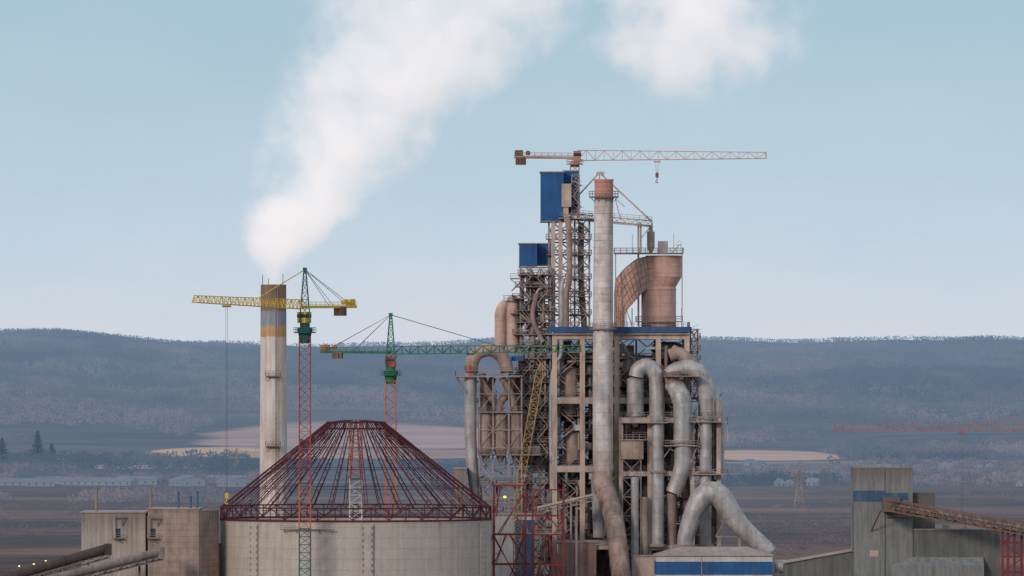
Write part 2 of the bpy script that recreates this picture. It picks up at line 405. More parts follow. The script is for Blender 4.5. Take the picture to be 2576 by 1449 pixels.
for (u0,u1,d0,d1,n) in((1900,2180,1500,1900,260),(2380,2620,1900,2200,120),(-40,230,1500,1800,90),(1900,2160,1330,1480,160),(-40,560,1780,1850,120)):
    for i in range(n):
        d=random.uniform(d0,d1);u=random.uniform(u0,u1);x=uY(u,d);y=yd(d)
        if noise.noise(Vector((x*.03,y*.01,2)))<-.02: continue
        tree_clump(m,x,y,-.3,random.uniform(1.2,3.0),random.uniform(2,4.5),22,.55)
mk(m,'scrub',scrubm,kind='stuff',label='reddish brown winter scrub on rough ground',category='scrub')
def pine(u,d,h,r):
    x=uY(u,d);y=yd(d);z=hz(x,y) if y>2400 else 0
    t=thing('pine_tree','dark evergreen conifer standing above bare scrub','tree',(x,y,z))
    m=M();m.cyl((x,y,z-1),(x,y,z+h*.9),.5,.1,n=8);mk(m,'trunk',trunkm,t)
    m=M()
    for i in range(1300):
        k=random.random()**1.3;a=random.uniform(0,6.28);rr=r*(1-k)*random.uniform(.2,1.05)*(0.8+.3*math.sin(k*40))
        c=Vector((x+math.cos(a)*rr,y+math.sin(a)*rr,z+h*(.04+.96*k)-rr*.12));s_=random.uniform(.5,1.1)
        m.add([c,c+Vector((math.cos(a)*s_+random.uniform(-.5,.5),math.sin(a)*s_,-.5*s_)),c+Vector((random.uniform(-.8,.8),random.uniform(-.8,.8),s_))],[(0,1,2)])
    mk(m,'crown',pinem,t)
pine(95,2560,19,7.5);pine(5,2560,14,6);pine(760,2700,8,4);pine(130,2620,9,4)
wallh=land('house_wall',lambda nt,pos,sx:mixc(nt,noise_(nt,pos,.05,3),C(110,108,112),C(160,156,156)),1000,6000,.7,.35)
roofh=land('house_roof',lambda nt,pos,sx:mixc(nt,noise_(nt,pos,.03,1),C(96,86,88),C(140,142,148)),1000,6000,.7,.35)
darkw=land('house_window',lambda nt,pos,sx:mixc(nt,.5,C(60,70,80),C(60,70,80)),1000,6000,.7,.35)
def gable(m,x,y,z,w_,l,h,rh,rz,win=True):
    r_=Matrix.Rotation(rz,3,'Z')
    def T(a,b,c): return Vector((x,y,z))+r_@Vector((a,b,c))
    m.cur=0
    m.add([T(-w_/2,-l/2,0),T(w_/2,-l/2,0),T(w_/2,l/2,0),T(-w_/2,l/2,0),T(-w_/2,-l/2,h),T(w_/2,-l/2,h),T(w_/2,l/2,h),T(-w_/2,l/2,h),T(0,-l/2,h+rh),T(0,l/2,h+rh)],
       [(0,1,5,8,4),(1,2,6,5),(2,3,7,9,6),(3,0,4,7)])
    m.cur=1
    e=.4
    m.add([T(-w_/2-e,-l/2-e,h-.1),T(0,-l/2-e,h+rh+.15),T(0,l/2+e,h+rh+.15),T(-w_/2-e,l/2+e,h-.1),T(w_/2+e,-l/2-e,h-.1),T(w_/2+e,l/2+e,h-.1)],[(0,1,2,3),(1,4,5,2)])
    if win:
        m.cur=2
        n=max(2,int(l/4))
        for sd_ in(-1,1):
            for i in range(n):
                c=T(sd_*(w_/2+.03),-l/2+l*(i+.5)/n,h*.5);m.obox(c,(.1,1.1,1.2),rz)
        for a in(-w_/4,w_/4): m.obox(T(a,-l/2-.03,h*.5),(1.1,.1,1.2),rz)
    m.cur=0
for (u,d,wd,l,h) in((40,2210,10,40,2.2),(150,2240,10,26,2.6),(250,2215,10,42,2.4),(345,2230,9,22,3),(470,2200,14,18,3.6),(590,2190,12,22,3.4),(540,2260,10,40,2.6),(400,2250,8,24,2.6),(100,2200,8,16,2.2)):
    m=M();gable(m,uY(u,d),yd(d),0,wd,l,h,1.8,math.radians(random.choice([80,95,70,20]) if u not in(470,590) else 25))
    mk(m,'warehouse',[wallh,roofh,darkw],label='long low pale warehouse with gabled roof on the plain',category='warehouse',group='warehouses on the plain')
for i in range(40):
    d=random.uniform(2180,2520);u=random.uniform(1870,2600);x=uY(u,d);y=yd(d);s_=random.uniform(.6,.95)
    m=M();gable(m,x,y,(hz(x,y) if y>2600 else 0)-.3,6*s_,8*s_,2.8*s_,2.6*s_,random.uniform(0,3.1))
    mk(m,'house',[wallh,roofh,darkw],label='small village house with pitched roof among trees',category='house',group='houses of the distant village')
def pylon(u,d,h):
    x=uY(u,d);y=yd(d)
    t=thing('power_pylon','grey lattice electricity pylon standing in scrubland','pylon',(x,y,0))
    m=M();m.lattice((x,y,0),(x,y,h*.65),4.5,1.4,bay=3,c=.24,d=.15);m.lattice((x,y,h*.65),(x,y,h),1.4,.4,bay=2,c=.2,d=.14);mk(m,'mast',midsteel,t)
    for zz,ww in((.66,5.5),(.78,4.4),(.9,3.2)):
        m=M();m.beam((x-ww,y,h*zz),(x+ww,y,h*zz),.24);m.beam((x-ww,y,h*zz),(x,y,h*zz+1.2),.16);m.beam((x+ww,y,h*zz),(x,y,h*zz+1.2),.16)
        for sx_ in(-1,1): m.cyl((x+sx_*ww,y,h*zz),(x+sx_*ww,y,h*zz-1.3),.13,n=6)
        mk(m,'cross_arm',midsteel,t)
pylon(2010,1850,18);pylon(660,2500,20);pylon(595,2430,17)
# ------------------------------------------------------------------ CHIMNEY
Y=60;cx=X(688,Y);zt=Z(716,Y)
t=thing('smoking_chimney','tall whitewashed concrete chimney with tan and blue bands','chimney',(cx,Y,0))
m=M();rt=3.3;rb=3.75
n=40
m.cyl((cx,Y,0),(cx,Y,zt),rb,rt,n=n,caps=False);m.cyl((cx,Y,zt-8),(cx,Y,zt),rt-.5,rt-.45,n=n,caps=False)
vs=[];
for r_ in(rt,rt-.45): vs+=[(cx+math.cos(2*math.pi*i/n)*r_,Y+math.sin(2*math.pi*i/n)*r_,zt) for i in range(n)]
m.add(vs,[(i,(i+1)%n,n+(i+1)%n,n+i) for i in range(n)]);mk(m,'shaft',chim,t)
for v in(945,1122):
    m=M();zz=Z(v,Y)
    m.box((cx-1.9,Y-rb-.9,zz-.2),(cx+1.9,Y-rt+.6,zz));m.rail([(cx-1.9,Y-rb-.1,zz),(cx-1.9,Y-rb-.9,zz),(cx+1.9,Y-rb-.9,zz),(cx+1.9,Y-rb-.1,zz)],1.2,.1)
    for k in(-1.6,1.6): m.beam((cx+k,Y-rb-.8,zz-.2),(cx+k,Y-rt,zz-1.4),.13)
    mk(m,'maintenance_platform',darksteel,t)
m=M()
m.beam((cx+.6,Y-rb-.25,1),(cx+.6,Y-rt-.25,zt),.1);m.beam((cx+1.1,Y-rb-.2,1),(cx+1.1,Y-rt-.2,zt),.1)
z=2
while z<zt: m.beam((cx+.6,Y-rt-.4,z),(cx+1.1,Y-rt-.4,z),.08);z+=1.4
mk(m,'ladder',midsteel,t)
for du,hh in((-27,2.6),(-12,1.6),(24,2.8)):
    m=M();xx=cx+du*.103;m.cyl((xx,Y-1,zt-1.5),(xx,Y-1,zt+hh),.09,n=6);mk(m,'lightning_rod',darksteel,t)
# ------------------------------------------------------------------ SMOKE (volumetric)
def volmat(name,dens_fn,emit,step):
    mt=bpy.data.materials.new(name);mt.use_nodes=True;nt=mt.node_tree;nt.nodes.clear()
    out=nd(nt,'ShaderNodeOutputMaterial');g=nd(nt,'ShaderNodeNewGeometry');den=dens_fn(nt,g.outputs['Position'])
    s_=nd(nt,'ShaderNodeVolumeScatter');s_.inputs['Color'].default_value=(.96,.91,.89,1);nt.links.new(den,s_.inputs['Density'])
    e=nd(nt,'ShaderNodeEmission');e.inputs['Color'].default_value=(1,.89,.86,1);nt.links.new(math_(nt,'MULTIPLY',den,emit),e.inputs['Strength'])  # added glow replaces light scattered repeatedly inside the steam
    a=nd(nt,'ShaderNodeAddShader');nt.links.new(s_.outputs[0],a.inputs[0]);nt.links.new(e.outputs[0],a.inputs[1]);nt.links.new(a.outputs[0],out.inputs['Volume'])
    try: mt.cycles.volume_step_rate=step
    except Exception as ex: print(ex)
    return mt
PL=[(722,690,32,1),(690,690,46,1),(650,702,84,1),(600,732,142,.9),(540,776,195,.74),(460,826,232,.58),(370,880,265,.45),(280,945,305,.36),(180,1025,360,.29),(80,1115,425,.24),(-20,1205,500,.2),(-150,1320,560,.17)]
z0p=Z(722,60);z1p=Z(-150,60)
pl=[((Z(v,60)-z0p)/(z1p-z0p),X(u,60),r_*.103,dn) for v,u,r_,dn in PL]
def warp(nt,pos,sc1,amp):
    n=nd(nt,'ShaderNodeTexNoise');n.inputs['Scale'].default_value=sc1;n.inputs['Detail'].default_value=4;n.inputs['Roughness'].default_value=.6;nt.links.new(pos,n.inputs['Vector'])
    a=nd(nt,'ShaderNodeVectorMath',operation='SUBTRACT');nt.links.new(n.outputs['Color'],a.inputs[0]);a.inputs[1].default_value=(.5,.5,.5)
    b=nd(nt,'ShaderNodeVectorMath',operation='SCALE');nt.links.new(a.outputs[0],b.inputs[0]);b.inputs['Scale'].default_value=amp
    c=nd(nt,'ShaderNodeVectorMath',operation='ADD');nt.links.new(pos,c.inputs[0]);nt.links.new(b.outputs[0],c.inputs[1]);return c.outputs[0]
def dplume(nt,pos):
    s0=nd(nt,'ShaderNodeSeparateXYZ');nt.links.new(pos,s0.inputs[0])
    t0=mrange(nt,s0.outputs[2],z0p,z1p)
    r=nd(nt,'ShaderNodeValToRGB');nt.links.new(t0,r.inputs[0]);el=r.color_ramp.elements
    while len(el)<len(pl): el.new(.5)
    for e,(tt,xc,rr,dn) in zip(el,pl): e.position=tt;e.color=((xc+80)/100,rr/60,dn,1)
    sc_=nd(nt,'ShaderNodeSeparateColor');nt.links.new(r.outputs[0],sc_.inputs[0])
    R=math_(nt,'MULTIPLY',sc_.outputs[1],60);xc=math_(nt,'SUBTRACT',math_(nt,'MULTIPLY',sc_.outputs[0],100),80)
    dx=math_(nt,'DIVIDE',math_(nt,'SUBTRACT',s0.outputs[0],xc),R)
    dy=math_(nt,'DIVIDE',math_(nt,'SUBTRACT',s0.outputs[1],60),math_(nt,'MULTIPLY',R,.6))
    rr=math_(nt,'SQRT',math_(nt,'ADD',math_(nt,'MULTIPLY',dx,dx),math_(nt,'MULTIPLY',dy,dy)))
    big=noise_(nt,warp(nt,pos,.12,8.0),.06,2);small=noise_(nt,pos,.19,5,None,.6)
    q=math_(nt,'SUBTRACT',1,rr)
    nz=math_(nt,'MULTIPLY',math_(nt,'SUBTRACT',big,.5),mrange(nt,t0,0.0,.14,.3,2.0))
    nz=math_(nt,'ADD',nz,math_(nt,'MULTIPLY',math_(nt,'SUBTRACT',small,.5),mrange(nt,t0,0,.08,.5,1.1)))
    q=math_(nt,'ADD',q,math_(nt,'MULTIPLY',nz,mrange(nt,rr,.75,1.04,1,0)))
    q=math_(nt,'SUBTRACT',q,math_(nt,'MULTIPLY',mrange(nt,dx,-.3,1.0),.16))
    f=math_(nt,'POWER',mrange(nt,q,.10,.80,0,1),1.3)
    return math_(nt,'MULTIPLY',math_(nt,'MULTIPLY',f,.24),sc_.outputs[2])
volp=volmat('steam_volume',dplume,.46,.12)
m=M();n=20
for (tt,xc,rr,dn) in pl:
    z=z0p+tt*(z1p-z0p)
    k=1.05 if tt>0.02 else 0.9
    for i in range(n):
        a=2*math.pi*i/n;m.v.append((xc+math.cos(a)*rr*k,60+math.sin(a)*rr*.6*k,z+(.1 if tt==0 else 0)))
L=len(pl)
for j in range(L-1):
    for i in range(n): m.f.append((j*n+i,j*n+(i+1)%n,(j+1)*n+(i+1)%n,(j+1)*n+i))
m.f.append(tuple(range(n-1,-1,-1)));m.f.append(tuple(range((L-1)*n,L*n)));m.m=[0]*len(m.f);m.s=[False]*len(m.f)
mk(m,'smoke_plume',volp,kind='stuff',label='thick white steam plume drifting up from the concrete chimney',category='smoke')
def ellips(c,a,b,d,nu=20,nv=12):
    m=M()
    for j in range(nv+1):
        ph=math.pi*j/nv
        for i in range(nu):
            th=2*math.pi*i/nu;m.v.append((c[0]+a*math.sin(ph)*math.cos(th),c[1]+b*math.sin(ph)*math.sin(th),c[2]-d*math.cos(ph)))
    for j in range(nv):
        for i in range(nu): m.f.append((j*nu+i,j*nu+(i+1)%nu,(j+1)*nu+(i+1)%nu,(j+1)*nu+i))
    m.m=[0]*len(m.f);m.s=[True]*len(m.f);return m
def puff(c,rx,ry,rz_,den,nsc,name,label,step=.14,amp=2.5,em=.46):
    def dc(nt,pos):
        a=nd(nt,'ShaderNodeVectorMath',operation='SUBTRACT');nt.links.new(pos,a.inputs[0]);a.inputs[1].default_value=tuple(c)
        b=nd(nt,'ShaderNodeVectorMath',operation='DIVIDE');nt.links.new(a.outputs[0],b.inputs[0]);b.inputs[1].default_value=(rx,ry,rz_)
        l=nd(nt,'ShaderNodeVectorMath',operation='LENGTH');nt.links.new(b.outputs[0],l.inputs[0])
        big=noise_(nt,warp(nt,pos,nsc*1.8,.5/nsc),nsc,2);small=noise_(nt,pos,nsc*3.0,5,None,.6)
        nz=math_(nt,'ADD',math_(nt,'MULTIPLY',math_(nt,'SUBTRACT',big,.5),amp),math_(nt,'MULTIPLY',math_(nt,'SUBTRACT',small,.5),1.1))
        q=math_(nt,'ADD',math_(nt,'SUBTRACT',1,l.outputs['Value']),math_(nt,'MULTIPLY',nz,mrange(nt,l.outputs['Value'],.75,1.0,1,0)))
        return math_(nt,'MULTIPLY',math_(nt,'POWER',mrange(nt,q,.1,.85,0,1),1.3),den)
    mk(ellips(c,rx,ry,rz_),name,volmat(name+'_volume',dc,em,step),kind='stuff',label=label,category='smoke')
puff(P(1745,35,70),36,17,27,.085,.06,'steam_cloud','ragged detached steam cloud floating in pale blue sky')
# ------------------------------------------------------------------ TOWER CRANES
def tower_crane(label,x,y,segs,mw,zs,za,jib,cj,jz,jtz,mats,jw=1.5,jh=2.0,jh1=1.2,tri=True,trol=.7,drop=30,cwt=.8,slew=3.5,cab=(0,0),group='tower cranes',base_z=0,flat=False,jibseg=1.6,bar=.2,cwdrop=2.0,sk=.42):
    t=thing('tower_crane',label,'crane',(x,y,base_z),group)
    for (a,b,mt) in segs:
        m=M();m.lattice((x,y,a),(x,y,b),mw,bay=mw*.75,c=.24*bar/.2,d=.12*bar/.2);mk(m,'mast_section',mt,t)
    if base_z==0:
        m=M();m.box((x-3.5,y-3.5,0),(x+3.5,y+3.5,1.2));mk(m,'foundation_block',concrete,t)
    m=M();m.cyl((x,y,zs-slew),(x,y,zs-slew*.45),mw*.45,mw*.62,n=14);m.cyl((x,y,zs-slew*.45),(x,y,zs-slew*.25),mw*.7,n=14);m.cyl((x,y,zs-slew*.25),(x,y,zs),mw*.45,n=14)
    m.ringdeck((x,y),mw*.5,mw*1.0,zs-slew*.45,n=10,h=1.1,brk=False);mk(m,'slewing_unit',mats['top'],t)
    jd=Vector((jib[0],jib[1],0));cdv=Vector((cj[0],cj[1],0));jn=jd.normalized()
    m=M();cxb=Vector((x,y,zs+1.2))+jn.cross(Vector((0,0,1)))*mw*cab[0]+jn*mw*cab[1]
    m.obox(cxb,(mw*.9,mw*.9,2.5),math.atan2(jn.y,jn.x));m.obox(cxb+Vector((0,0,1.35)),(mw*1.0,mw*1.0,.15),math.atan2(jn.y,jn.x));co_=mk(m,'operator_cabin',mats['cab'],t)
    m=M();m.obox(cxb+Vector((0,0,.45)),(mw*.93,mw*.93,.85),math.atan2(jn.y,jn.x));o=mk(m,'window',glass,co_)
    jr=Vector((x,y,jz));jt=Vector((x+jib[0],y+jib[1],jtz))
    m=M();m.lattice(jr+jn*mw*.3,jt,jw,jw*.8,jh,jh1,bay=jibseg,c=.19*bar/.2,d=.11*bar/.2,tri=tri);m.beam(jt-Vector((0,0,jh1*.5)),jt+Vector((0,0,jh1*.6)),.3);mk(m,'jib',mats['jib'],t)
    ce=Vector((x+cj[0],y+cj[1],jz+.2));cn=cdv.normalized();sd_=cn.cross(Vector((0,0,1)))
    m=M()
    a=jr+Vector((0,0,-.6));b=ce+Vector((0,0,-.6))
    for k in(-.8,.8): m.beam(a+sd_*k,b+sd_*k,.35,.45)
    m.lattice(a,b,1.7,1.7,.5,.5,bay=2,c=.15,d=.1)
    for k in(-.9,.9): m.rail([a+sd_*k,b+sd_*k],1.2,.09)
    mk(m,'counter_jib',mats['cj'],t)
    m=M();q=a.lerp(b,cwt)
    for k in range(3): m.obox(q+cn*(k-1)*.9+Vector((0,0,-cwdrop*.5)),(.75,2.0,cwdrop),math.atan2(cn.y,cn.x))
    mk(m,'counterweight',rustcw,t)
    m=M();q=a.lerp(b,.93)+Vector((0,0,1.1));m.obox(q,(2.0,1.5,1.5),math.atan2(cn.y,cn.x));m.cyl(q-sd_*.6-cn*2.4,q+sd_*.6-cn*2.4,.6,n=12);mk(m,'winch',mats['winch'],t)
    if not flat:
        m=M();m.lattice((x,y,zs+.2),(x,y,za),mw*.95,.45,bay=1.7,c=.24*bar/.2,d=.13*bar/.2);m.cyl((x-.5,y,za+.1),(x+.5,y,za+.1),.4,n=10);mk(m,'tower_peak',mats['peak'],t)
        ap=Vector((x,y,za));m=M()
        qq=jr.lerp(jt,sk)+Vector((0,0,jh*.5));m.beam(ap,qq,.18)
        mk(m,'jib_stay',mats.get('stay',rope),t)
        m=M()
        for k in(.55,.95): 
            for s_ in(-.7,.7): m.beam(ap,a.lerp(b,k)+sd_*s_,.09)
        mk(m,'counter_jib_stay',mats.get('cstay',rope),t)
    q=jr.lerp(jt,trol)+Vector((0,0,-jh*.5-.25))
    m=M();m.obox(q,(1.8,1.4,.35),math.atan2(jn.y,jn.x))
    for k in(-.6,.6): m.cyl(q+jn*k-sd_*.7,q+jn*k+sd_*.7,.25,n=8)
    mk(m,'trolley',mats['jib'],t)
    m=M()
    for k in(-.35,.35): m.beam(q+jn*k,q+jn*k*.6-Vector((0,0,drop)),.07)
    mk(m,'hoist_rope',rope,t)
    m=M();h=q-Vector((0,0,drop));m.obox(h-Vector((0,0,.5)),(.8,.5,1.0));m.cyl(h-Vector((0,.3,.1)),h-Vector((0,-.3,.1)),.45,n=10)
    m.tube([h-Vector((0,0,1)),h-Vector((0,0,1.6)),h-Vector((.35,0,2.1)),h-Vector((0,0,2.4)),h-Vector((-.3,0,2.1))],.12,n=6,sub=3);mk(m,'hook_block',mats['hook'],t)
    return t
yy=-70;x=X(767,yy)
tower_crane('yellow and green tower crane with red mast beside domed silo',x,yy,[(0,Z(1330,yy),tealg),(Z(1330,yy),Z(1215,yy),orange),(Z(1215,yy),Z(848,yy),redm)],2.7,
   Z(812,yy),Z(678,yy),(-25.5,-35),(11.6,15),Z(766,yy),Z(766,yy)+1.0,dict(top=tealg,cab=yellow,jib=yellow,cj=yellow,peak=tealg,winch=yellow,stay=yellow,hook=yellow),
   jw=1.7,jh=2.2,jh1=1.6,trol=.71,drop=45,slew=5,cab=(0,.1),jibseg=1.5,cwt=.72,cwdrop=2.2,bar=.21)
yy=25;x=X(983,yy)
tower_crane('green tower crane with orange mast and red cabin',x,yy,[(0,Z(958,yy),orange)],2.7,Z(922,yy),Z(792,yy),((1470-983)*K(yy)-1,-9),((806-983)*K(yy),3),Z(881,yy),Z(877,yy),
   dict(top=green,cab=redcab,jib=green,cj=green,peak=green,winch=orange,stay=green,hook=redcab),jw=1.7,jh=2.0,jh1=1.6,trol=.42,drop=3,slew=4.5,cab=(0,0),jibseg=2.1,cwt=.76,cwdrop=1.7,bar=.23,sk=.55)
yy=92;x=X(1446,yy)
tower_crane('flat topped tower crane with rusty cream jib above the plant',x,yy,[(20,Z(416,yy),redm)],2.2,Z(405,yy),0,((1927-1446)*K(yy),0),((1295-1446)*K(yy),2),Z(391,yy),Z(391,yy),
   dict(top=cranecream,cab=cranecream,jib=cranecream,cj=cranecream,winch=rustcw,hook=rustcw),jw=1.7,jh=2.7,jh1=1.6,trol=.43,drop=3.2,slew=1.6,cab=(0,.3),flat=True,jibseg=2.4,cwt=.9,cwdrop=2.0,base_z=20,bar=.2)
yy=600;x=X(2690,yy)
tower_crane('distant orange tower crane with long lattice jib',x,yy,[(0,Z(1110,yy),hazeor)],2.4,Z(1090,yy),Z(1030,yy),((2100-2690)*K(yy),-6),(20,3),Z(1076,yy),Z(1076,yy),
   dict(top=hazeor,cab=hazeor,jib=hazeor,cj=hazeor,peak=hazeor,winch=hazeor,stay=hazeor,hook=darksteel),jw=1.8,jh=2.6,jh1=2.0,trol=.46,drop=27,slew=3,jibseg=2.9,bar=.2,sk=.45)
# luffing lattice crane
yy=0;t=thing('crawler_crane','ochre crawler crane with tall inclined lattice boom','crane',P(1302,1550,yy)*1.0)
a=P(1300,1480,yy);b=P(1304,1235,yy);c=P(1362,912,yy)
m=M();m.lattice(a,b,1.9,bay=1.7,c=.24,d=.14);mk(m,'main_mast',ybro,t)
m=M();q1=b.lerp(c,.08);q2=b.lerp(c,.9);m.lattice(b,q1,.6,1.9,bay=1.4,c=.22,d=.13);m.lattice(q1,q2,1.9,bay=1.7,c=.22,d=.13);m.lattice(q2,c,1.9,.5,bay=1.4,c=.22,d=.13);mk(m,'luffing_boom',ybro,t)
m=M();m.beam(c,P(1330,1240,yy),.1);m.beam(P(1330,1240,yy),b,.25);m.beam(P(1330,1240,yy),a,.1);mk(m,'stay_rope',rope,t)
m=M();cx,cz=a.x,a.z;m.obox((cx-1.5,0,cz-1.2),(8,3.4,2.8));m.obox((cx-5,0,cz-.8),(1.6,4,3));mk(m,'machine_house',yellow,t)
for s_ in(-1,1):
    m=M();m.obox((cx,s_*2.3,1.0),(8,1.1,1.6));m.cyl((cx-4,s_*2.3-.55,1.0),(cx-4,s_*2.3+.55,1.0),.9,n=14);m.cyl((cx+4,s_*2.3-.55,1.0),(cx+4,s_*2.3+.55,1.0),.9,n=14);m.box((cx-1,s_*1.7,1.8),(cx+1,0,cz-2.6));mk(m,'crawler_track',darksteel,t)
# ------------------------------------------------------------------ SILO
yy=-30;cx=X(895,yy);R=33.6;zt=Z(1309,yy)
t=thing('storage_silo','large round concrete silo with unfinished maroon conical roof frame','silo',(cx,yy,0))
m=M();n=96
vs=[]
for r_,z in((R,0),(R,zt),(R-.8,zt),(R-.8,0)): vs+=[(cx+math.cos(2*math.pi*i/n)*r_,yy+math.sin(2*math.pi*i/n)*r_,z) for i in range(n)]
m.add(vs,[(k*n+i,k*n+(i+1)%n,(k+1)*n+(i+1)%n,(k+1)*n+i) for k in range(3) for i in range(n)]);mk(m,'wall',silo_con,t)
for ad in(-46,6,68,130,190,250):
    m=M();a=math.radians(ad-90);d=Vector((math.cos(a),math.sin(a),0));sdv=Vector((-d.y,d.x,0));c=Vector((cx,yy,0))+d*(R+.2)
    m.obox(c+Vector((0,0,zt/2-.2)),(.7,2.6,zt-.4),a);o=mk(m,'pilaster',silo_con,t)
    m=M();z=.8
    while z<zt-1:
        for k in(-1.1,1.1): m.obox(c+d*.3+sdv*k+Vector((0,0,z)),(.2,.35,.7),a)
        z+=1.5
    mk(m,'anchor_pocket',darksteel,o)
m=M();a=math.radians(-90-19);d=Vector((math.cos(a),math.sin(a),0));sdv=Vector((-d.y,d.x,0));c=Vector((cx,yy,Z(1332,-62)))+d*(R+.6)
m.beam(c-sdv*7,c+sdv*7,.5,.22);m.rail([c-sdv*7+d*.3,c-sdv*3+d*.3],1.0,.08)
for k in range(-6,7,3): m.beam(c+sdv*k,c+sdv*k-d*.6-Vector((0,0,1)),.12)
mk(m,'wall_walkway',darksteel,t)
rf=thing('roof_frame',None,None,(cx,yy,zt));rf.parent=t;rf.location=(0,0,zt)
zr=Z(1274,yy);za=Z(1062,yy);ra=7.1
def q(r_,a_,z_): return Vector((cx+math.cos(a_)*r_,yy+math.sin(a_)*r_,z_))
m=M();n=48
for i in range(n):
    a=2*math.pi*i/n;b=2*math.pi*(i+1)/n
    r0=R-.1
    m.beam(q(r0,a,zr),q(r0,b,zr),.42,.34);m.beam(q(r0,a,zt+.35),q(r0,b,zt+.35),.5,.5);m.beam(q(r0,a,zt+.5),q(r0,a,zr),.26)
    if i%2==0: m.beam(q(r0,a,zt+.6),q(r0,b,zr),.2)
    else: m.beam(q(r0,a,zr),q(r0,b,zt+.6),.2)
    m.beam(q(r0,a,zt+2),q(r0,b,zt+2),.14)
mk(m,'ring_truss',maroon,rf)
m=M()
for z_,r_ in((za,ra),(za-1.6,ra+.3),(za,ra*.3)):
    for i in range(32):
        a=2*math.pi*i/32;b=2*math.pi*(i+1)/32;m.beam(q(r_,a,z_),q(r_,b,z_),.34)
for i in range(16):
    a=2*math.pi*i/16;m.beam(q(ra,a,za),q(ra*.3,a,za+.5),.22);m.beam(q(ra,a,za),q(ra+.3,a,za-1.6),.22)
mk(m,'crown_ring',maroon,rf)
NR=24;src=None
for i in range(NR):
    a=2*math.pi*(i+.35)/NR
    if src is None:
        m=M();p0=q(R-.2,0,zr);p1=q(ra,0,za);lo=Vector((0,0,-1.4));side=Vector((0,.65,0))
        for s_ in(-1,1): m.beam(p0+side*s_,p1+side*s_*.45,.19)
        m.beam(p0+lo*.6,p1+lo,.14)
        nb=12
        for k in range(nb):
            f0=1-.55*k/nb
            u0=p0.lerp(p1,k/nb);u1=p0.lerp(p1,(k+1)/nb)
            m.beam(u0+side*f0,u0-side*f0,.12);m.beam(u0,u0+lo,.09)
        me_off=Vector((cx,yy,zt))
        me=bpy.data.meshes.new('rafter');me.from_pydata([tuple(Vector(v)-me_off) for v in m.v],[],m.f);me.materials.append(maroon)
        src=bpy.data.objects.new('rafter',me)
        o=src
    else: o=src.copy()
    COL.objects.link(o);o.parent=rf;o.location=(0,0,0);o.rotation_euler=(0,0,a)
for k in(.22,.45,.7):
    m=M();r_=R-.2+(ra-R+.2)*k;z_=zr+(za-zr)*k
    for i in range(NR):
        a=2*math.pi*(i+.35)/NR;b=2*math.pi*(i+1.35)/NR;m.beam(q(r_,a,z_),q(r_,b,z_),.13)
    mk(m,'purlin_ring',maroon,rf)
m=M();m.cyl((cx,yy,zt-4),(cx,yy,zt-3.6),R-.85,n=64);mk(m,'inner_floor',concrete,t)
ts=thing('support_tower','orange lattice support tower under the silo roof crown','tower',(cx,yy,zt-3.6))
m=M();m.lattice((cx,yy,zt-3.6),(cx,yy,Z(1205,yy)),3,bay=2.1,c=.3,d=.18);mk(m,'lower_section',white,ts)
m=M();m.lattice((cx,yy,Z(1205,yy)),(cx,yy,za-.3),3,bay=2.1,c=.3,d=.18);mk(m,'upper_section',orange,ts)
# ------------------------------------------------------------------ PREHEATER TOWER
t=thing('preheater_tower','tall cement preheater tower with concrete frame and blue cabins','tower',(X(1560,60),64,0))
F=50;B=78
def frame(us,vtop,levels,y0,y1,cw,bw,name):
    m=M()
    for yy_ in(y0,(y0+y1)/2,y1):
        for u in us:
            xx=X(u,y0);m.box((xx-cw/2,yy_-cw/2,0),(xx+cw/2,yy_+cw/2,Z(vtop,y0)))
        for v in levels:
            z=Z(v,y0);
            for ua,ub in zip(us[:-1],us[1:]): m.box((X(ua,y0)+cw/2,yy_-bw*.35,z-bw),(X(ub,y0)-cw/2,yy_+bw*.35,z))
    for u in us:
        for v in levels:
            z=Z(v,y0)-.05;xx=X(u,y0)
            for a_,b_ in((y0,(y0+y1)/2),((y0+y1)/2,y1)): m.box((xx-bw*.3,a_+cw/2,z-bw),(xx+bw*.3,b_-cw/2,z))
    mk(m,name,concrete,t)
    for v in levels:
        m=M();z=Z(v,y0);m.box((X(us[0],y0)-.3,y0+.9,z+.02),(X(us[-1],y0)+.3,y1,z+.3));
        m.rail([(X(us[0],y0)-.4,y0+.9,z+.3),(X(us[-1],y0)+.4,y0+.9,z+.3)],1.2,.1)
        mk(m,'floor_deck',darksteel,t)
frame([1395,1465,1552,1656,1728],838,[838,1000,1172,1360],F,B,1.3,1.6,'concrete_frame')
frame([1562,1634,1742,1808],1052,[1052,1186,1372],44,F-2,1.1,1.2,'lower_concrete_frame')
m=M();z0=Z(836,F);z1=Z(822,F);m.box((X(1375,F),F-1.8,z0),(X(1735,F),F-1.4,z1));m.box((X(1735,F)+.0,F-1.4,z0),(X(1735,F)+.4,B,z1));mk(m,'blue_fascia',blued,t)
m=M();m.box((X(1375,F),F-1.38,z0-.6),(X(1733,F),B,z0-.2));m.rail([(X(1375,F),F-1.4,z1),(X(1735,F),F-1.4,z1),(X(1735,F),B,z1)]);mk(m,'top_deck',midsteel,t)
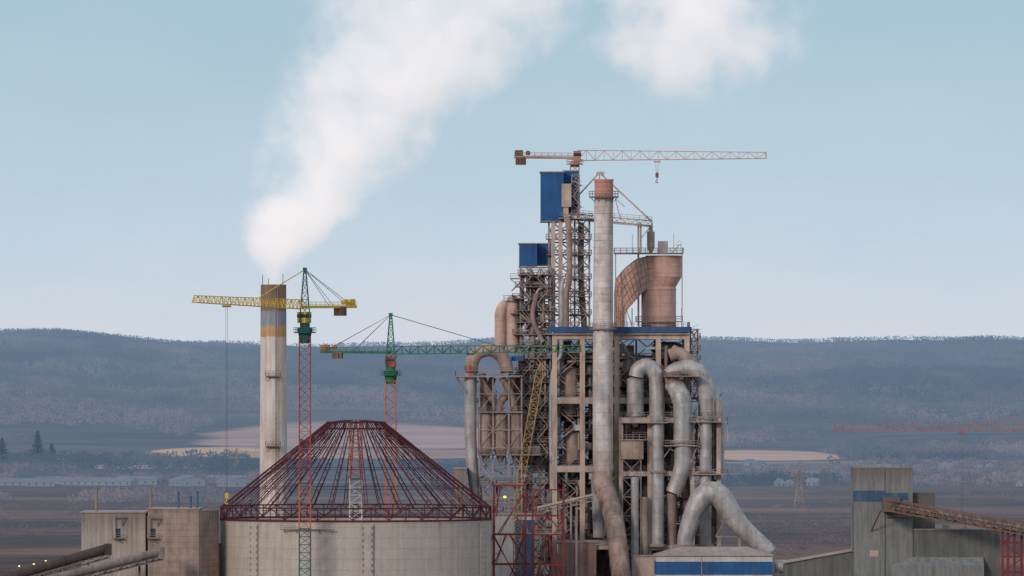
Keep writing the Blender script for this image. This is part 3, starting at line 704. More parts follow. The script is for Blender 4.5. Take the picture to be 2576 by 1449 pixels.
def steel(us,zs,y0,y1,c,b,xb=True,m=None):
    m=m or M()
    for yy_ in(y0,y1):
        for x_ in us: m.beam((x_,yy_,zs[0]),(x_,yy_,zs[-1]),c)
        for z in zs:
            m.beam((us[0],yy_,z),(us[-1],yy_,z),b)
        if xb:
            for k,(a,b_) in enumerate(zip(us[:-1],us[1:])):
                for j,(za_,zb_) in enumerate(zip(zs[:-1],zs[1:])):
                    if (j+k)%2: m.beam((a,yy_,za_),(b_,yy_,zb_),b*.75)
                    else: m.beam((b_,yy_,za_),(a,yy_,zb_),b*.75)
                    if xb==2: m.beam((a,yy_,zb_),(b_,yy_,za_),b*.75) if (j+k)%2 else m.beam((a,yy_,za_),(b_,yy_,zb_),b*.75)
    for x_ in us:
        for j,z in enumerate(zs):
            m.beam((x_,y0,z),(x_,y1,z),b)
            if j: m.beam((x_,y0,zs[j-1]),(x_,y1,z),b*.7)
    return m
def rngz(a,b,n): return [a+(b-a)*i/n for i in range(n+1)]
m=steel([X(1381,58),X(1412,58),X(1446,58),X(1483,58)],rngz(Z(824,58),Z(548,58),9),58,66,.42,.24,2);mk(m,'upper_steel_frame',midsteel,t)
m=M()
for u in(1392,1410): m.box((X(u,56)-.55,56,Z(824,56)),(X(u,56)+.55,57.2,Z(556,56)))
mk(m,'cable_riser',beige,t)
for v in(600,640,700,745,790): m=M();m.deck(X(1374,57),X(1488,57),56.5,67,Z(v,57),.2);mk(m,'access_platform',midsteel,t)
m=M();m.stair(X(1450,57),X(1478,57),57,Z(824,57),Z(560,57),3.6);mk(m,'access_stair',midsteel,t)
m=M();m.tube([P(1425,824,54),P(1425,740,54),P(1432,700,54),P(1432,600,54),P(1428,545,54)],.75,joint=3);mk(m,'riser_duct',ductb,t)
m=M();m.tube([P(1470,824,60),P(1462,700,60),P(1462,560,60)],.8,joint=3);mk(m,'riser_duct',ductb,t)
def clad(u0,u1,v0,v1,y0,y1,nm):
    m=M();m.box((X(u0,y0),y0,Z(v1,y0)),(X(u1,y0),y1,Z(v0,y0)));o=mk(m,nm,blue,t)
    m=M();m.box((X(u0,y0)-.25,y0-.25,Z(v0,y0)+.01),(X(u1,y0)+.25,y1+.25,Z(v0,y0)+.3));mk(m,'roof',midsteel,o)
    m=M();m.box((X(u0,y0)-.1,y0-.1,Z(v1,y0)-.35),(X(u1,y0)+.1,y1+.1,Z(v1,y0)-.01));mk(m,'floor_beam',darksteel,o)
    return o
clad(1360,1418,434,555,56,68,'blue_cabin');clad(1418.2,1455,431,535,60,67.5,'blue_cabin')
clad(1306,1350,614,669,54,66,'blue_cabin');clad(1350.3,1386,614,665,58,65,'blue_cabin')
m=M();m.box((X(1413,55),55,Z(520,55)),(X(1437,55),59,Z(462,55)));m.box((X(1417,55),55.5,Z(545,55)),(X(1430,55),58.5,Z(520,55)));mk(m,'elevator_head',beige,t)
m=M();m.deck(X(1405,56),X(1490,56),54.5,64,Z(548,56));m.stair(X(1442,56),X(1462,56),55,Z(548,56),Z(455,56),2.8);m.lattice(P(1448,548,58),P(1448,440,58),2,bay=1.8,c=.22,d=.13);mk(m,'cabin_platform',midsteel,t)
yy=62;m=M()
m.beam(P(1455,492,yy),P(1508,434,yy),.4);m.beam(P(1508,434,yy),P(1638,556,yy),.42);m.beam(P(1508,434,yy+4),P(1638,556,yy+4),.3);m.beam(P(1455,492,yy+4),P(1508,434,yy+4),.3)
m.beam(P(1500,436,yy),P(1520,436,yy),.8);m.beam(P(1548,500,yy),P(1560,548,yy),.25);m.beam(P(1548,500,yy),P(1572,520,yy),.25)
m.beam(P(1508,434,yy),P(1508,560,yy),.3)
for k in range(1,9):
    a=P(1508,434,yy).lerp(P(1638,556,yy),k/9);m.beam(a,a+Vector((0,4,0)),.2)
mk(m,'gantry_frame',beige,t)
m=M();m.lattice(P(1405,542,yy),P(1640,563,yy),1.8,1.8,1.5,1.5,bay=2,c=.26,d=.14);m.rail([P(1405,535,yy-1),P(1640,556,yy-1)],1.1);m.beam(P(1440,548,yy),P(1640,569,yy),1.0,.4)
m.beam(P(1612,560,yy),P(1612,640,yy),.45);m.beam(P(1606,560,yy),P(1606,820,yy),.5);m.beam(P(1640,560,yy),P(1640,600,yy),.4);m.beam(P(1612,600,yy),P(1640,565,yy),.2);mk(m,'conveyor_bridge',beige,t)
# pink vessel
yy=62
def LX(u): return X(u,yy)
def LZ(v): return Z(v,yy)
m=M();m.loft([(LX(1657),yy,LZ(822),4.5),(LX(1657),yy,LZ(726),4.5),(LX(1660),yy,LZ(722),4.15),(LX(1670),yy,LZ(697),4.6),(LX(1670),yy,LZ(643),4.6)])
for u,v,r_ in((1657,820,4.65),(1657,797,4.58),(1657,762,4.58),(1657,729,4.62),(1670,697,4.72),(1670,670,4.66),(1670,646,4.78)): m.loft([(LX(u),yy,LZ(v),r_),(LX(u),yy,LZ(v-2.2),r_)])
hd=mk(m,'pink_vessel',pink,t)
outer=[(1670,645),(1628,645),(1600,652),(1570,676),(1548,704),(1545,740),(1545,822)]
inner=[(1670,722),(1634,722),(1618,733),(1598,756),(1580,776),(1571,790),(1571,822)]
hw=[3.4,3.4,3.4,3.3,3.0,2.4,1.9]
m=M();vs=[];no=len(outer)
for sgn in(-1,1):
    for (a,b),h_ in zip(outer,hw): vs.append((LX(a),yy+sgn*h_,LZ(b)))
    for (a,b),h_ in zip(inner,hw): vs.append((LX(a),yy+sgn*h_,LZ(b)))
fs=[]
for i in range(no-1):
    fs+= [(i,i+1,no+i+1,no+i),(2*no+i,3*no+i,3*no+i+1,2*no+i+1),(i,2*no+i,2*no+i+1,i+1),(no+i,no+i+1,3*no+i+1,3*no+i)]
fs.append((no-1,3*no-1,4*no-1,2*no-1));m.add(vs,fs);mk(m,'pink_duct',pink,t)
m=M()
def pl_at(L_,s_):
    x_=s_*(no-1);i=min(int(x_),no-2);t_=x_-i
    return (L_[i][0]+(L_[i+1][0]-L_[i][0])*t_,L_[i][1]+(L_[i+1][1]-L_[i][1])*t_,hw[i]+(hw[i+1]-hw[i])*t_)
for k in range(1,17):
    s_=k/17;a=pl_at(outer,s_);b=pl_at(inner,s_);m.beam((LX(a[0]),yy-a[2]-.08,LZ(a[1])),(LX(b[0]),yy-b[2]-.08,LZ(b[1])),.14)
for w_ in(.0,.2,.4,.6,.8,1):
    pv=None
    for k in range(0,18):
        s_=k/17;a=pl_at(outer,s_);b=pl_at(inner,s_);p_=Vector((LX(a[0]+(b[0]-a[0])*w_),yy-a[2]-.08,LZ(a[1]+(b[1]-a[1])*w_)))
        if pv is not None: m.beam(pv,p_,.13)
        pv=p_
mk(m,'duct_stiffener',ductb,t)
m=M();z=Z(636,yy);m.deck(X(1545,yy),X(1718,yy),yy-6,yy+6,z,.3)
m.stair(X(1690,yy),X(1708,yy),yy-5,z,z+2,2)
for u in(1548,1606): m.beam((X(u,yy),yy-5.5,Z(824,yy)),(X(u,yy),yy-5.5,z),.25)
m.beam((X(1717,yy),yy+5.5,Z(824,yy)),(X(1717,yy),yy+5.5,z),.2)
for u in(1590,1628,1694,1712): m.beam((X(u,yy),yy-5,z),(X(u,yy),yy-5,z+random.uniform(2,6)),.12)
mk(m,'hopper_platform',midsteel,t)
m=M();m.box((X(1655,yy),yy-2,z),(X(1680,yy),yy+2,z+3));mk(m,'fan_housing',ductm,t)
m=M();m.cyl((X(1637,yy),yy-1,z+1.5),(X(1637,yy),yy-1,z+5.5),1.0,n=14);m.cyl((X(1637,yy),yy-1,z),(X(1637,yy),yy-1,z+1.5),.4,1.0,n=14);m.cyl((X(1637,yy),yy-1,z+5.5),(X(1637,yy),yy-1,z+7.2),.6,.4,n=12);mk(m,'small_cyclone',ductb,t)
m=M()
m.deck(X(1600,yy),X(1716,yy),yy-6,yy+6,Z(808,yy),.15)
for u in(1575,1590,1715): m.beam(P(u,822,56),P(u,775,56),.25)
m.beam(P(1575,775,56),P(1590,822,56),.2);mk(m,'hopper_base_frame',midsteel,t)
m=steel([X(1738,52),X(1756,52)],rngz(Z(1010,52),Z(828,52),6),52,60,.25,.18,2);m.stair(X(1738,52),X(1757,52),51.5,Z(1010,52),Z(828,52),3);
for v in(850,880,905): m.deck(X(1728,50),X(1762,50),50,58,Z(v,50),.2)
mk(m,'side_stair_tower',midsteel,t)
def clutter(u0,u1,v0,v1,y0,y1,n,seed,nm,mt,rmax=1.0):
    rnd=random.Random(seed);m=M()
    for i in range(n):
        k=rnd.random();ya=rnd.uniform(y0,y1)
        u=rnd.uniform(u0,u1);v=rnd.uniform(v0,v1)
        if k<.3:
            L=rnd.uniform(40,160);m.tube([P(u,max(v0,v-L/2),ya),P(u,min(v1,v+L/2),ya)],rnd.uniform(.25,rmax),n=10,sub=1,joint=3)
        elif k<.4:
            L=rnd.uniform(20,50);s_=rnd.choice((-1,1));rr=rnd.uniform(.35,rmax)
            m.tube([P(u,min(v1,v+L),ya),P(u,v,ya),P(u+s_*L*.3,v-L*.35,ya),P(min(max(u+s_*L,u0),u1),v-L*.4,ya)],rr,n=10,joint=2)
        elif k<.6:
            L=rnd.uniform(20,80);m.beam(P(max(u0,u-L/2),v,ya),P(min(u1,u+L/2),v,ya),rnd.uniform(.2,.6))
        elif k<.72:
            w_=rnd.uniform(1,3.2);h_=rnd.uniform(1,3);c=P(u,v,ya);m.box((c.x-w_/2,ya-1,c.z),(c.x+w_/2,ya+1,c.z+h_))
        elif k<.84:
            L=rnd.uniform(15,50);a=P(max(u0,u-L/2),v,ya);b=P(min(u1,u+L/2),v,ya);m.box((a.x,ya-.6,a.z-.15),(b.x,ya+.8,a.z));m.rail([a+Vector((0,-.6,0)),b+Vector((0,-.6,0))],1.1,.09)
        else:
            L=rnd.uniform(15,60);s_=rnd.choice((-1,1));m.beam(P(u-L/2,v-L*.5*s_,ya),P(u+L/2,v+L*.5*s_,ya),.3)
    return mk(m,nm,mt,t)
clutter(1392,1728,860,1440,54,76,150,1,'pipework',darksteel,1.3)
clutter(1392,1728,860,1440,54,70,110,2,'pipework',ductb,1.2)
clutter(1400,1728,870,1440,50.8,56,100,3,'pipework',midsteel,.6)
clutter(1400,1728,870,1440,50.8,55,45,21,'pipework',ductm,.8)
for v in(900,940,970,1045,1090,1130,1215,1260,1310,1400): m=M();m.deck(X(1398,F),X(1725,F),F+3,B-2,Z(v,F),.25);mk(m,'intermediate_deck',darksteel,t)
m=steel([X(u,80) for u in(1395,1430,1465,1510,1552,1600,1656,1728)],rngz(2,Z(850,80),14),76,79,.4,.3,2);mk(m,'rear_bracing',darksteel,t)
for ua,ub in((1402,1450),(1560,1600)):
    m=M();m.stair(X(ua,F),X(ub,F),52,Z(1440,F),Z(845,F),4.2,1.2);mk(m,'stair_flight',midsteel,t)
m=M();m.box((X(1480,76),75,0),(X(1650,76),75.4,Z(960,76)));mk(m,'rear_cladding',brownclad,t)
m=M();m.box((X(1395,76),75,Z(1060,76)),(X(1452,76),75.4,Z(870,76)));mk(m,'rear_cladding',brownclad,t)
m=M();m.box((X(1430,76),75,5),(X(1480,76),75.4,Z(1170,76)));mk(m,'rear_cladding',brownclad,t)
def cyclone(u,vt,vb,vc,r,yy_,mt,nm='cyclone'):
    m=M();m.cyl(P(u,vb,yy_),P(u,vt,yy_),r,n=24);m.cyl(P(u,vc,yy_),P(u,vb,yy_),r*.25,r,n=24);m.cyl(P(u,vt,yy_),P(u,vt-8,yy_),r*1.03,r*.5,n=24)
    for k in range(4):
        v=vt+(vb-vt)*k/3.0;m.cyl(P(u,v+1.5,yy_),P(u,v-1.5,yy_),r*1.05,n=24)
    return mk(m,nm,mt,t)
cyclone(1600,900,935,990,4.2,58,ductb);cyclone(1680,868,905,935,4.0,60,darksteel);cyclone(1432,930,1010,1060,2.4,55,ductb);cyclone(1500,900,990,1040,3.0,60,ductb)
cyclone(1598,955,1045,1075,2.2,47,ductm);cyclone(1440,1090,1160,1200,2.3,55,ductb);cyclone(1600,1090,1150,1200,2.8,58,darksteel);cyclone(1700,1100,1150,1200,3.0,60,ductb)
def duct(pts,r,mt,nm='duct',joint=2.6,par=None,n=22,sub=6):
    m=M();m.tube([P(*p) for p in pts],r,n=n,joint=joint,sub=sub,jr=1.035);return mk(m,nm,mt,par or t)
duct([(1600,948,46),(1606,930,46),(1628,920,46),(1648,940,46),(1652,975,46),(1652,1048,46)],1.95,ductm)
duct([(1655,1048,43),(1655,1370,43)],1.6,ductm,sub=1)
duct([(1684,945,47),(1700,932,47),(1735,925,47),(1765,950,47),(1776,990,47),(1776,1050,47)],2.05,ductm)
duct([(1776,1050,43),(1775,1180,43),(1775,1370,43)],1.55,ductm,sub=1)
duct([(1690,880,52),(1730,905,51),(1770,945,50),(1795,1000,49),(1806,1060,49),(1806,1190,49)],1.6,ductm)
duct([(1684,895,49),(1710,890,49),(1740,915,49)],1.7,ductb)
duct([(1682,965,45),(1700,975,44),(1716,1010,43),(1718,1060,43),(1717,1110,43)],[1.7,2.4,2.5,2.4,2.3],ductm)
duct([(1717,1110,43),(1719,1150,43),(1712,1190,43),(1694,1240,43)],[2.3,2.3,2.1,2.0],ductm)
duct([(1690,935,44),(1692,968,44)],[2.2,1.7],ductb,sub=1)
for (u,v,r_) in((1652,1048,2.5),(1655,1186,2.1),(1776,1050,2.4),(1775,1186,2.1),(1655,1372,2.3),(1775,1372,2.3),(1717,1110,2.8)):
    m=M();z=P(u,v,43 if v>1049 else 46);m.cyl(z-Vector((0,0,.3)),z+Vector((0,0,.3)),r_,n=22);mk(m,'duct_flange',midsteel,t)
for (ua,ub,v) in((1670,1755,1120),(1735,1830,1060),(1740,1830,1192),(1560,1625,1105),(1670,1760,945),(1560,1680,1062)):
    m=M();m.deck(X(ua,42),X(ub,42),40.5,47,Z(v,42),.25)
    if v==1120: m.beam(P(1670,1150,42),P(1692,1120,42),.3);m.beam(P(1755,1120,42),P(1735,1170,42),.3);m.beam(P(1670,1120,42),P(1750,1165,42),.22)
    if ub==1830 and v==1060: m.beam(P(1830,1062,42),P(1830,1110,42),.25);m.beam(P(1812,1062,42),P(1832,1110,42),.2);m.rail([P(1808,1110,42),P(1834,1110,42)],1.2)
    mk(m,'duct_platform',midsteel,t)
m=steel([X(u,45) for u in(1795,1812)],rngz(Z(1372,45),Z(1000,45),10),45,49,.25,.16,2);m.stair(X(1745,46),X(1765,46),46.5,Z(1372,46),Z(950,46),3.4);mk(m,'ladder_tower',midsteel,t)
m=M();m.box(P(1562,1155,41),P(1618,1105,44));mk(m,'grey_cabinet',ductb,t)
m=steel([X(1566,42),X(1612,42)],rngz(Z(1440,42),Z(1155,42),6),41.5,44,.3,.2,2);mk(m,'cabinet_support',midsteel,t)
duct([(1597,1200,41),(1597,1445,41)],1.0,ductm,sub=1);duct([(1622,1250,42),(1622,1445,42)],.9,ductb,sub=1);duct([(1690,1240,44),(1690,1370,46)],1.3,ductb,sub=1)
clutter(1560,1808,1060,1440,46,52,80,7,'pipework',darksteel,.8);clutter(1640,1808,1000,1380,46,54,70,8,'pipework',midsteel,.7);clutter(1660,1800,1250,1370,44,52,40,9,'pipework',ductb,.9)
for v in(1120,1250,1310): m=M();m.deck(X(1562,46),X(1808,46),45.5,F,Z(v,46),.2);mk(m,'intermediate_deck',midsteel,t)
# ------------------------------------------------------------------ EXHAUST STACK
yy=42;t2=thing('exhaust_stack','tall pale metal exhaust stack with pink cap and swept base duct','chimney',(X(1517,yy),yy,0))
xs=X(1518,yy)
m=M();m.tube([P(1517,1215,yy),P(1516,1000,yy),P(1517,700,yy),P(1519,497,yy)],[2.6,2.58,2.5,2.42],n=36,sub=1)
for v in range(520,1200,17): m.cyl(P(1517+ (1.5 if v<600 else 0),v,yy),P(1517+(1.5 if v<600 else 0),v-1.0,yy),2.62 if v>700 else 2.53,n=36)
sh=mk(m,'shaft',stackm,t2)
m=M();m.cyl(P(1519,497,yy),P(1519,455,yy),2.4,n=36,caps=False);m.cyl(P(1519,497,yy),P(1519,455,yy),2.1,n=36,caps=False);m.cyl(P(1519,456,yy),P(1519,451,yy),2.5,n=36,caps=False);m.cyl(P(1519,470,yy),P(1519,460,yy),2.2,n=36);mk(m,'cap',pinkcap,t2)
for u,v,ra_,rb_ in((1519,494,2.45,3.8),(1517,826,2.6,3.5)):
    m=M();m.ringdeck((X(u,yy),yy),ra_,rb_,Z(v,yy),n=18,t=.35);mk(m,'ring_platform',darksteel,t2)
m=M();m.beam((xs+1.9,yy-2.3,Z(1180,yy)),(xs+1.9,yy-2.1,Z(500,yy)),.12);m.beam((xs+2.4,yy-1.9,Z(1180,yy)),(xs+2.4,yy-1.7,Z(500,yy)),.12)
z=Z(1180,yy)
while z<Z(500,yy): m.beam((xs+1.9,yy-2.3,z),(xs+2.4,yy-1.9,z),.09);z+=.9
mk(m,'ladder',midsteel,t2)
duct([(1516,1185,yy),(1517,1215,yy-.3),(1530,1255,yy-2),(1545,1310,yy-6),(1555,1380,yy-9),(1562,1445,yy-12),(1575,1540,yy-14)],[2.64,2.66,2.65,2.5,2.5,2.5,2.5],ductb,'base_duct',joint=5,par=t2)
duct([(1506,1200,yy+2),(1506,1352,yy+2)],[2.0,1.4],ductm,'auxiliary_duct',par=t2,sub=1)
m=M();m.deck(X(1470,yy),X(1530,yy),yy-3,yy+3,Z(1372,yy),1.0);mk(m,'base_platform',concrete,t2)
# INVERTED V DUCT
yy=36;t3=thing('vee_duct','dull grey inverted V shaped duct with rounded bend','duct',(X(1790,yy),yy,0))
duct([(1722,1374,yy),(1728,1340,yy),(1744,1292,yy),(1764,1255,yy),(1788,1240,yy),(1812,1250,yy),(1834,1282,yy),(1862,1322,yy),(1898,1356,yy),(1938,1392,yy)],[1.9,2.2,2.4,2.9,3.0,2.9,2.7,2.5,2.3,2.1],ductm,'arched_duct',par=t3,joint=2.4)
m=M();m.cyl(P(1722,1380,yy),P(1722,1370,yy),3,n=20);m.box(P(1700,1400,yy-1),P(1750,1380,yy+4));
for a in(1722,1935,1860):
    m.beam((X(a,yy),yy,0),(X(a,yy),yy,Z(1385 if a!=1860 else 1330,yy)),.6)
m.beam((X(1722,yy),yy+1,8),(X(1935,yy),yy+1,8),.3)
mk(m,'support',midsteel,t3)
m=M();m.beam(P(1800,1275,yy+4),P(1930,1388,yy+4),.3);m.rail([P(1820,1300,yy+4),P(1925,1388,yy+4)],1.0);m.beam(P(1800,1350,yy+4),P(1860,1350,yy+4),.3);m.beam(P(1800,1350,yy+4),P(1830,1300,yy+4),.2);mk(m,'walkway',midsteel,t3)
# ------------------------------------------------------------------ LEFT STEEL TOWER
t=thing('steel_tower','dense grey steel process tower packed with platforms and pipes','tower',(X(1345,60),60,0))
m=steel([X(u,54) for u in(1309,1334,1360,1384)],rngz(0,Z(672,54),20),54,66,.38,.26,2);mk(m,'steel_frame',midsteel,t)
for k,v in enumerate(range(690,1180,30)):
    m=M();m.deck(X(1303-(k%3)*7,53),X(1388,53),52.5,66,Z(v,53),.22);mk(m,'platform',darksteel,t)
for v in(1215,1265,1330,1400): m=M();m.deck(X(1308,53),X(1388,53),52.5,66,Z(v,53),.25);mk(m,'platform',darksteel,t)
for ua,ub,yq,rs_ in((1312,1336,52.8,2.9),(1350,1380,52.6,3.5)):
    m=M();m.stair(X(ua,53),X(ub,53),yq,2,Z(680,53),rs_,1.1);mk(m,'stair_flight',midsteel,t)
clutter(1308,1388,690,1170,54,64,110,11,'pipework',darksteel,.8);clutter(1306,1388,690,1420,53.5,60,70,12,'pipework',ductb,.8);clutter(1306,1388,700,1420,53,56,40,13,'pipework',beige,.3)
m=M();m.box(P(1318,930,60),P(1384,900,64));mk(m,'brown_casing',brownclad,t)
m=M();m.box(P(1312,1170,60),P(1384,950,64));mk(m,'brown_casing',brownclad,t)
m=M();m.tube([P(1388,1230,50),P(1386,1100,50),P(1388,960,50),P(1400,910,50),P(1412,880,50),P(1412,740,50),P(1418,700,50)],.55,n=12,joint=4);mk(m,'riser_pipe',ductm,t)
m=M();m.tube([P(1310,870,58),P(1300,800,58),P(1310,760,58)],.9,n=12,joint=2);mk(m,'curved_duct',ductb,t)
m=M();m.tube([P(1366,860,52),P(1340,800,52),P(1350,740,52)],.6,n=12);mk(m,'curved_duct',ductb,t)
for v in(702,790):
    m=M();m.rail([P(1284,v-2,54),P(1306,v-2,54)],1.2);m.box(P(1284,v,54),P(1306,v-2,60));m.beam(P(1306,v+18,54),P(1284,v,54),.2);mk(m,'side_platform',darksteel,t)
t=thing('feed_silo','pair of pale dusty feed silos beside steel tower','silo',(X(1272,56),58,Z(890,56)))
m=M();u=1259;m.cyl(P(u,868,57),P(u,798,57),1.5,n=24);m.cyl(P(u,885,57),P(u,868,57),.9,1.5,n=24);m.tube([P(u,800,57),P(u,790,57),P(u+4,774,57),P(u+14,760,57)],[1.5,1.5,1.35,1.1],n=24,sub=6)
for v in range(806,868,14): m.cyl(P(u,v,57),P(u,v-1.2,57),1.56,n=24)
mk(m,'silo_shell',pbeige,t)
m=M();u=1290;m.cyl(P(u,868,57),P(u,756,57),1.7,n=24);m.cyl(P(u,885,57),P(u,868,57),1.0,1.7,n=24);m.loft([(X(u,57),57,Z(756,57),1.7),(X(u,57),57,Z(750,57),1.45),(X(u,57),57,Z(745,57),.9),(X(u,57),57,Z(742,57),.3)],24)
for v in range(768,868,14): m.cyl(P(u,v,57),P(u,v-1.2,57),1.77,n=24)
mk(m,'silo_shell',pbeige,t)
m=M();m.ringdeck((X(1290,57),57),1.7,2.4,Z(756,57),n=12,brk=False);mk(m,'ring_platform',darksteel,t)
m=M();m.beam((X(1252,57),57,Z(885,57)),(X(1310,57),57,Z(885,57)),.6);mk(m,'bearing_beam',midsteel,t)
# ------------------------------------------------------------------ FILTER HOUSE
t=thing('filter_unit','dust filter unit with arched duct and three dusty vessels','process unit',(X(1255,48),50,0))
duct([(1186,940,48),(1187,915,48),(1200,890,48),(1232,880,48),(1258,892,48),(1272,915,48),(1276,940,48)],1.7,ductb,'arch_duct',par=t,joint=1.7)
duct([(1184,938,48),(1183,1040,48),(1185,1130,48),(1190,1190,48),(1200,1255,48)],[1.6,1.55,1.5,1.45,1.45],ductm,'down_duct',par=t,joint=2.6)
m=M();m.deck(X(1146,47),X(1308,47),45,53,Z(945,47),.4);m.deck(X(1170,47),X(1300,47),45.5,52.5,Z(932,47),.2);m.beam(P(1146,950,46),P(1172,988,46),.3);m.beam(P(1150,950,50),P(1172,988,50),.3);m.beam(P(1146,948,46),P(1172,948,46),.4);mk(m,'upper_platform',midsteel,t)
m=steel([X(u,46) for u in(1206,1240,1280,1312)],rngz(0,Z(945,46),13),46,53,.38,.24,1);mk(m,'support_frame',midsteel,t)
duct([(1212,940,48),(1225,985,48),(1248,1015,48),(1252,1040,48)],1.0,ductb,'cross_duct',par=t);duct([(1290,940,48),(1278,985,48),(1258,1015,48),(1255,1040,48)],1.0,ductb,'cross_duct',par=t);duct([(1262,950,47),(1284,990,47),(1296,1040,47)],.9,ductb,'cross_duct',par=t);duct([(1240,950,50),(1225,1000,50),(1218,1040,50)],.9,ductb,'cross_duct',par=t)
for u in(1221,1259,1297):
    m=M();m.cyl(P(u,1132,48),P(u,1042,48),1.86,n=24);m.cyl(P(u,1042,48),P(u,1033,48),1.86,.8,n=24);m.cyl(P(u,1165,48),P(u,1132,48),.4,1.86,n=24)
    for v in(1130,1108,1086,1065,1045): m.cyl(P(u,v,48),P(u,v-1.5,48),1.93,n=24)
    mk(m,'vessel',ductb,t)
for ub,v in((1362,1142),(1316,1035),(1316,1215)):
    m=M();m.deck(X(1203,46),X(ub,46),45.3,53,Z(v,46),.4);mk(m,'vessel_platform',darksteel,t)
m=M();m.box(P(1286,908,50),P(1316,896,54));mk(m,'blue_fascia',blued,t)
m=M();m.box(P(1290,1034,54),P(1318,940,57));mk(m,'casing',brownclad,t)
m=M();m.box(P(1206,1034,56),P(1240,960,57));mk(m,'casing',brownclad,t)
m=M()
rnd=random.Random(31)
for i in range(110):
    u=rnd.uniform(1206,1312);v=rnd.uniform(960,1420);L=rnd.uniform(10,60)
    if rnd.random()<.5: m.beam(P(u,v,rnd.uniform(47,52)),P(u,v+L,50),rnd.uniform(.15,.5))
    else: m.beam(P(u-L/3,v,50),P(u+L/3,v+rnd.choice((-L/3,0,L/3)),50),rnd.uniform(.15,.4))
mk(m,'pipework',darksteel,t)
m=M();m.stair(X(1212,45),X(1240,45),45.3,3,Z(1142,45),3.4);mk(m,'stair_flight',midsteel,t)
def building(name,label,u0,u1,vt,y0,y1,mt,roofmt,cat='building',z0=0,lip=.25):
    t=thing(name,label,cat,((X(u0,y0)+X(u1,y0))/2,(y0+y1)/2,z0))
    m=M();m.box((X(u0,y0),y0,z0),(X(u1,y0),y1,Z(vt,y0)));w_=mk(m,'wall',mt,t)
    m=M();m.box((X(u0,y0)-lip,y0-lip,Z(vt,y0)+.01),(X(u1,y0)+lip,y1+lip,Z(vt,y0)+.3));mk(m,'roof',roofmt,t)
    return t
building('plant_room','small grey plant room behind the silo',1142,1172,1180,40,50,cladA,roofgrey)
t=building('site_hall','pale hall with blue stripe at the tower foot',1246,1345,1296,20,36,white,roofgrey)
m=M();m.box((X(1296,20),19.8,0),(X(1345,20)-.02,19.98,Z(1308,20)));mk(m,'blue_panel',bluef,t)
t=thing('inclined_conveyor','grey covered conveyor rising towards the tower foot','conveyor',P(1420,1560,34))
m=M();m.beam(P(1345,1280,34),P(1492,1246,34),2.0,.9);mk(m,'belt_housing',beige,t)
m=M();m.lattice(P(1345,1288,34),P(1492,1254,34),1.8,1.8,1.2,1.2,bay=1.8,c=.2,d=.13);mk(m,'truss',midsteel,t)
for u,v in((1370,1285),(1450,1262)): m=M();m.beam(P(u,v,34),(X(u,34),34,0),.5);mk(m,'leg',midsteel,t)
# ------------------------------------------------------------------ RED STEEL FRAME
yy=-20;t=thing('red_steel_frame','red painted steel erection frame beside the round silo','frame',(X(1330,yy),yy+4,0))
cols=[1242,1322,1340,1418];
for u in cols:
    for dy in(0,8):
        m=M();xx=X(u,yy);top=Z(1218 if u in(1242,1418) else 1232,yy)-(2.5 if dy and u==1340 else 0);m.beam((xx,yy+dy,0),(xx,yy+dy,top),.5);m.box((xx-.5,yy+dy-.5,0),(xx+.5,yy+dy+.5,.3));mk(m,'column',redsteel,t)
m=M()
for v in(1222,1298,1345,1420):
    for dy in(0,8):
        us=(1242,1322) if v==1222 else ((1242,1418) if v!=1298 else (1300,1418))
        m.beam((X(us[0],yy),yy+dy,Z(v,yy)),(X(us[1],yy),yy+dy,Z(v,yy)),.34)
    for u in cols: m.beam((X(u,yy),yy,Z(v,yy)),(X(u,yy),yy+8,Z(v,yy)),.3)
m.beam((X(1340,yy),yy,Z(1232,yy)),(X(1418,yy),yy,Z(1232,yy)),.34)
mk(m,'cross_beam',redsteel,t)
m=M()
for (a,b) in(((1242,1560),(1322,1345)),((1322,1500),(1242,1345)),((1340,1480),(1380,1345)),((1418,1480),(1380,1345)),((1340,1345),(1380,1300)),((1418,1345),(1380,1300)),((1242,1420),(1275,1345)),((1322,1420),(1285,1345)),((1242,1300),(1262,1222)),((1322,1345),(1300,1298)),((1340,1298),(1362,1232)),((1418,1298),(1396,1345)),((1380,1345),(1392,1449)),((1250,1345),(1320,1240))):
    m.beam(P(a[0],a[1],yy),P(b[0],b[1],yy),.24);m.beam(P(a[0]+6,a[1],yy+8),P(b[0]-4,b[1],yy+8),.24)
mk(m,'brace',redsteel,t)
m=M();rnd=random.Random(5)
for i in range(22):
    u=rnd.uniform(1244,1416);v=rnd.uniform(1300,1449);y_=rnd.uniform(yy+.5,yy+7.5);L=rnd.uniform(10,36)
    m.beam(P(u,v,y_),P(u+rnd.choice((-L,L,0,0)),v-rnd.choice((0,L,L)),y_)+Vector((.01,0,0)),rnd.uniform(.12,.24))
mk(m,'scaffold_tube',midsteel,t,kind='stuff')
m=M();m.box((X(1322,yy),yy,Z(1345,yy)+.22),(X(1418,yy),yy+8,Z(1345,yy)+.34));m.rail([(X(1340,yy),yy-.2,Z(1345,yy)+.3),(X(1418,yy),yy-.2,Z(1345,yy)+.3)],1.1,.1);mk(m,'work_deck',midsteel,t)
hiv=mat('hi_vis_cloth',C(190,215,60),C(160,185,50));orv=mat('orange_vest_cloth',C(220,96,50),C(195,80,40));navy=mat('work_trousers',C(50,56,70),C(40,44,56));hel=mat('hard_hat_shell',C(220,190,70),C(200,170,60),rough=.4,bump=0)
skin=mat('skin',C(190,140,115),C(170,120,100),bump=0)
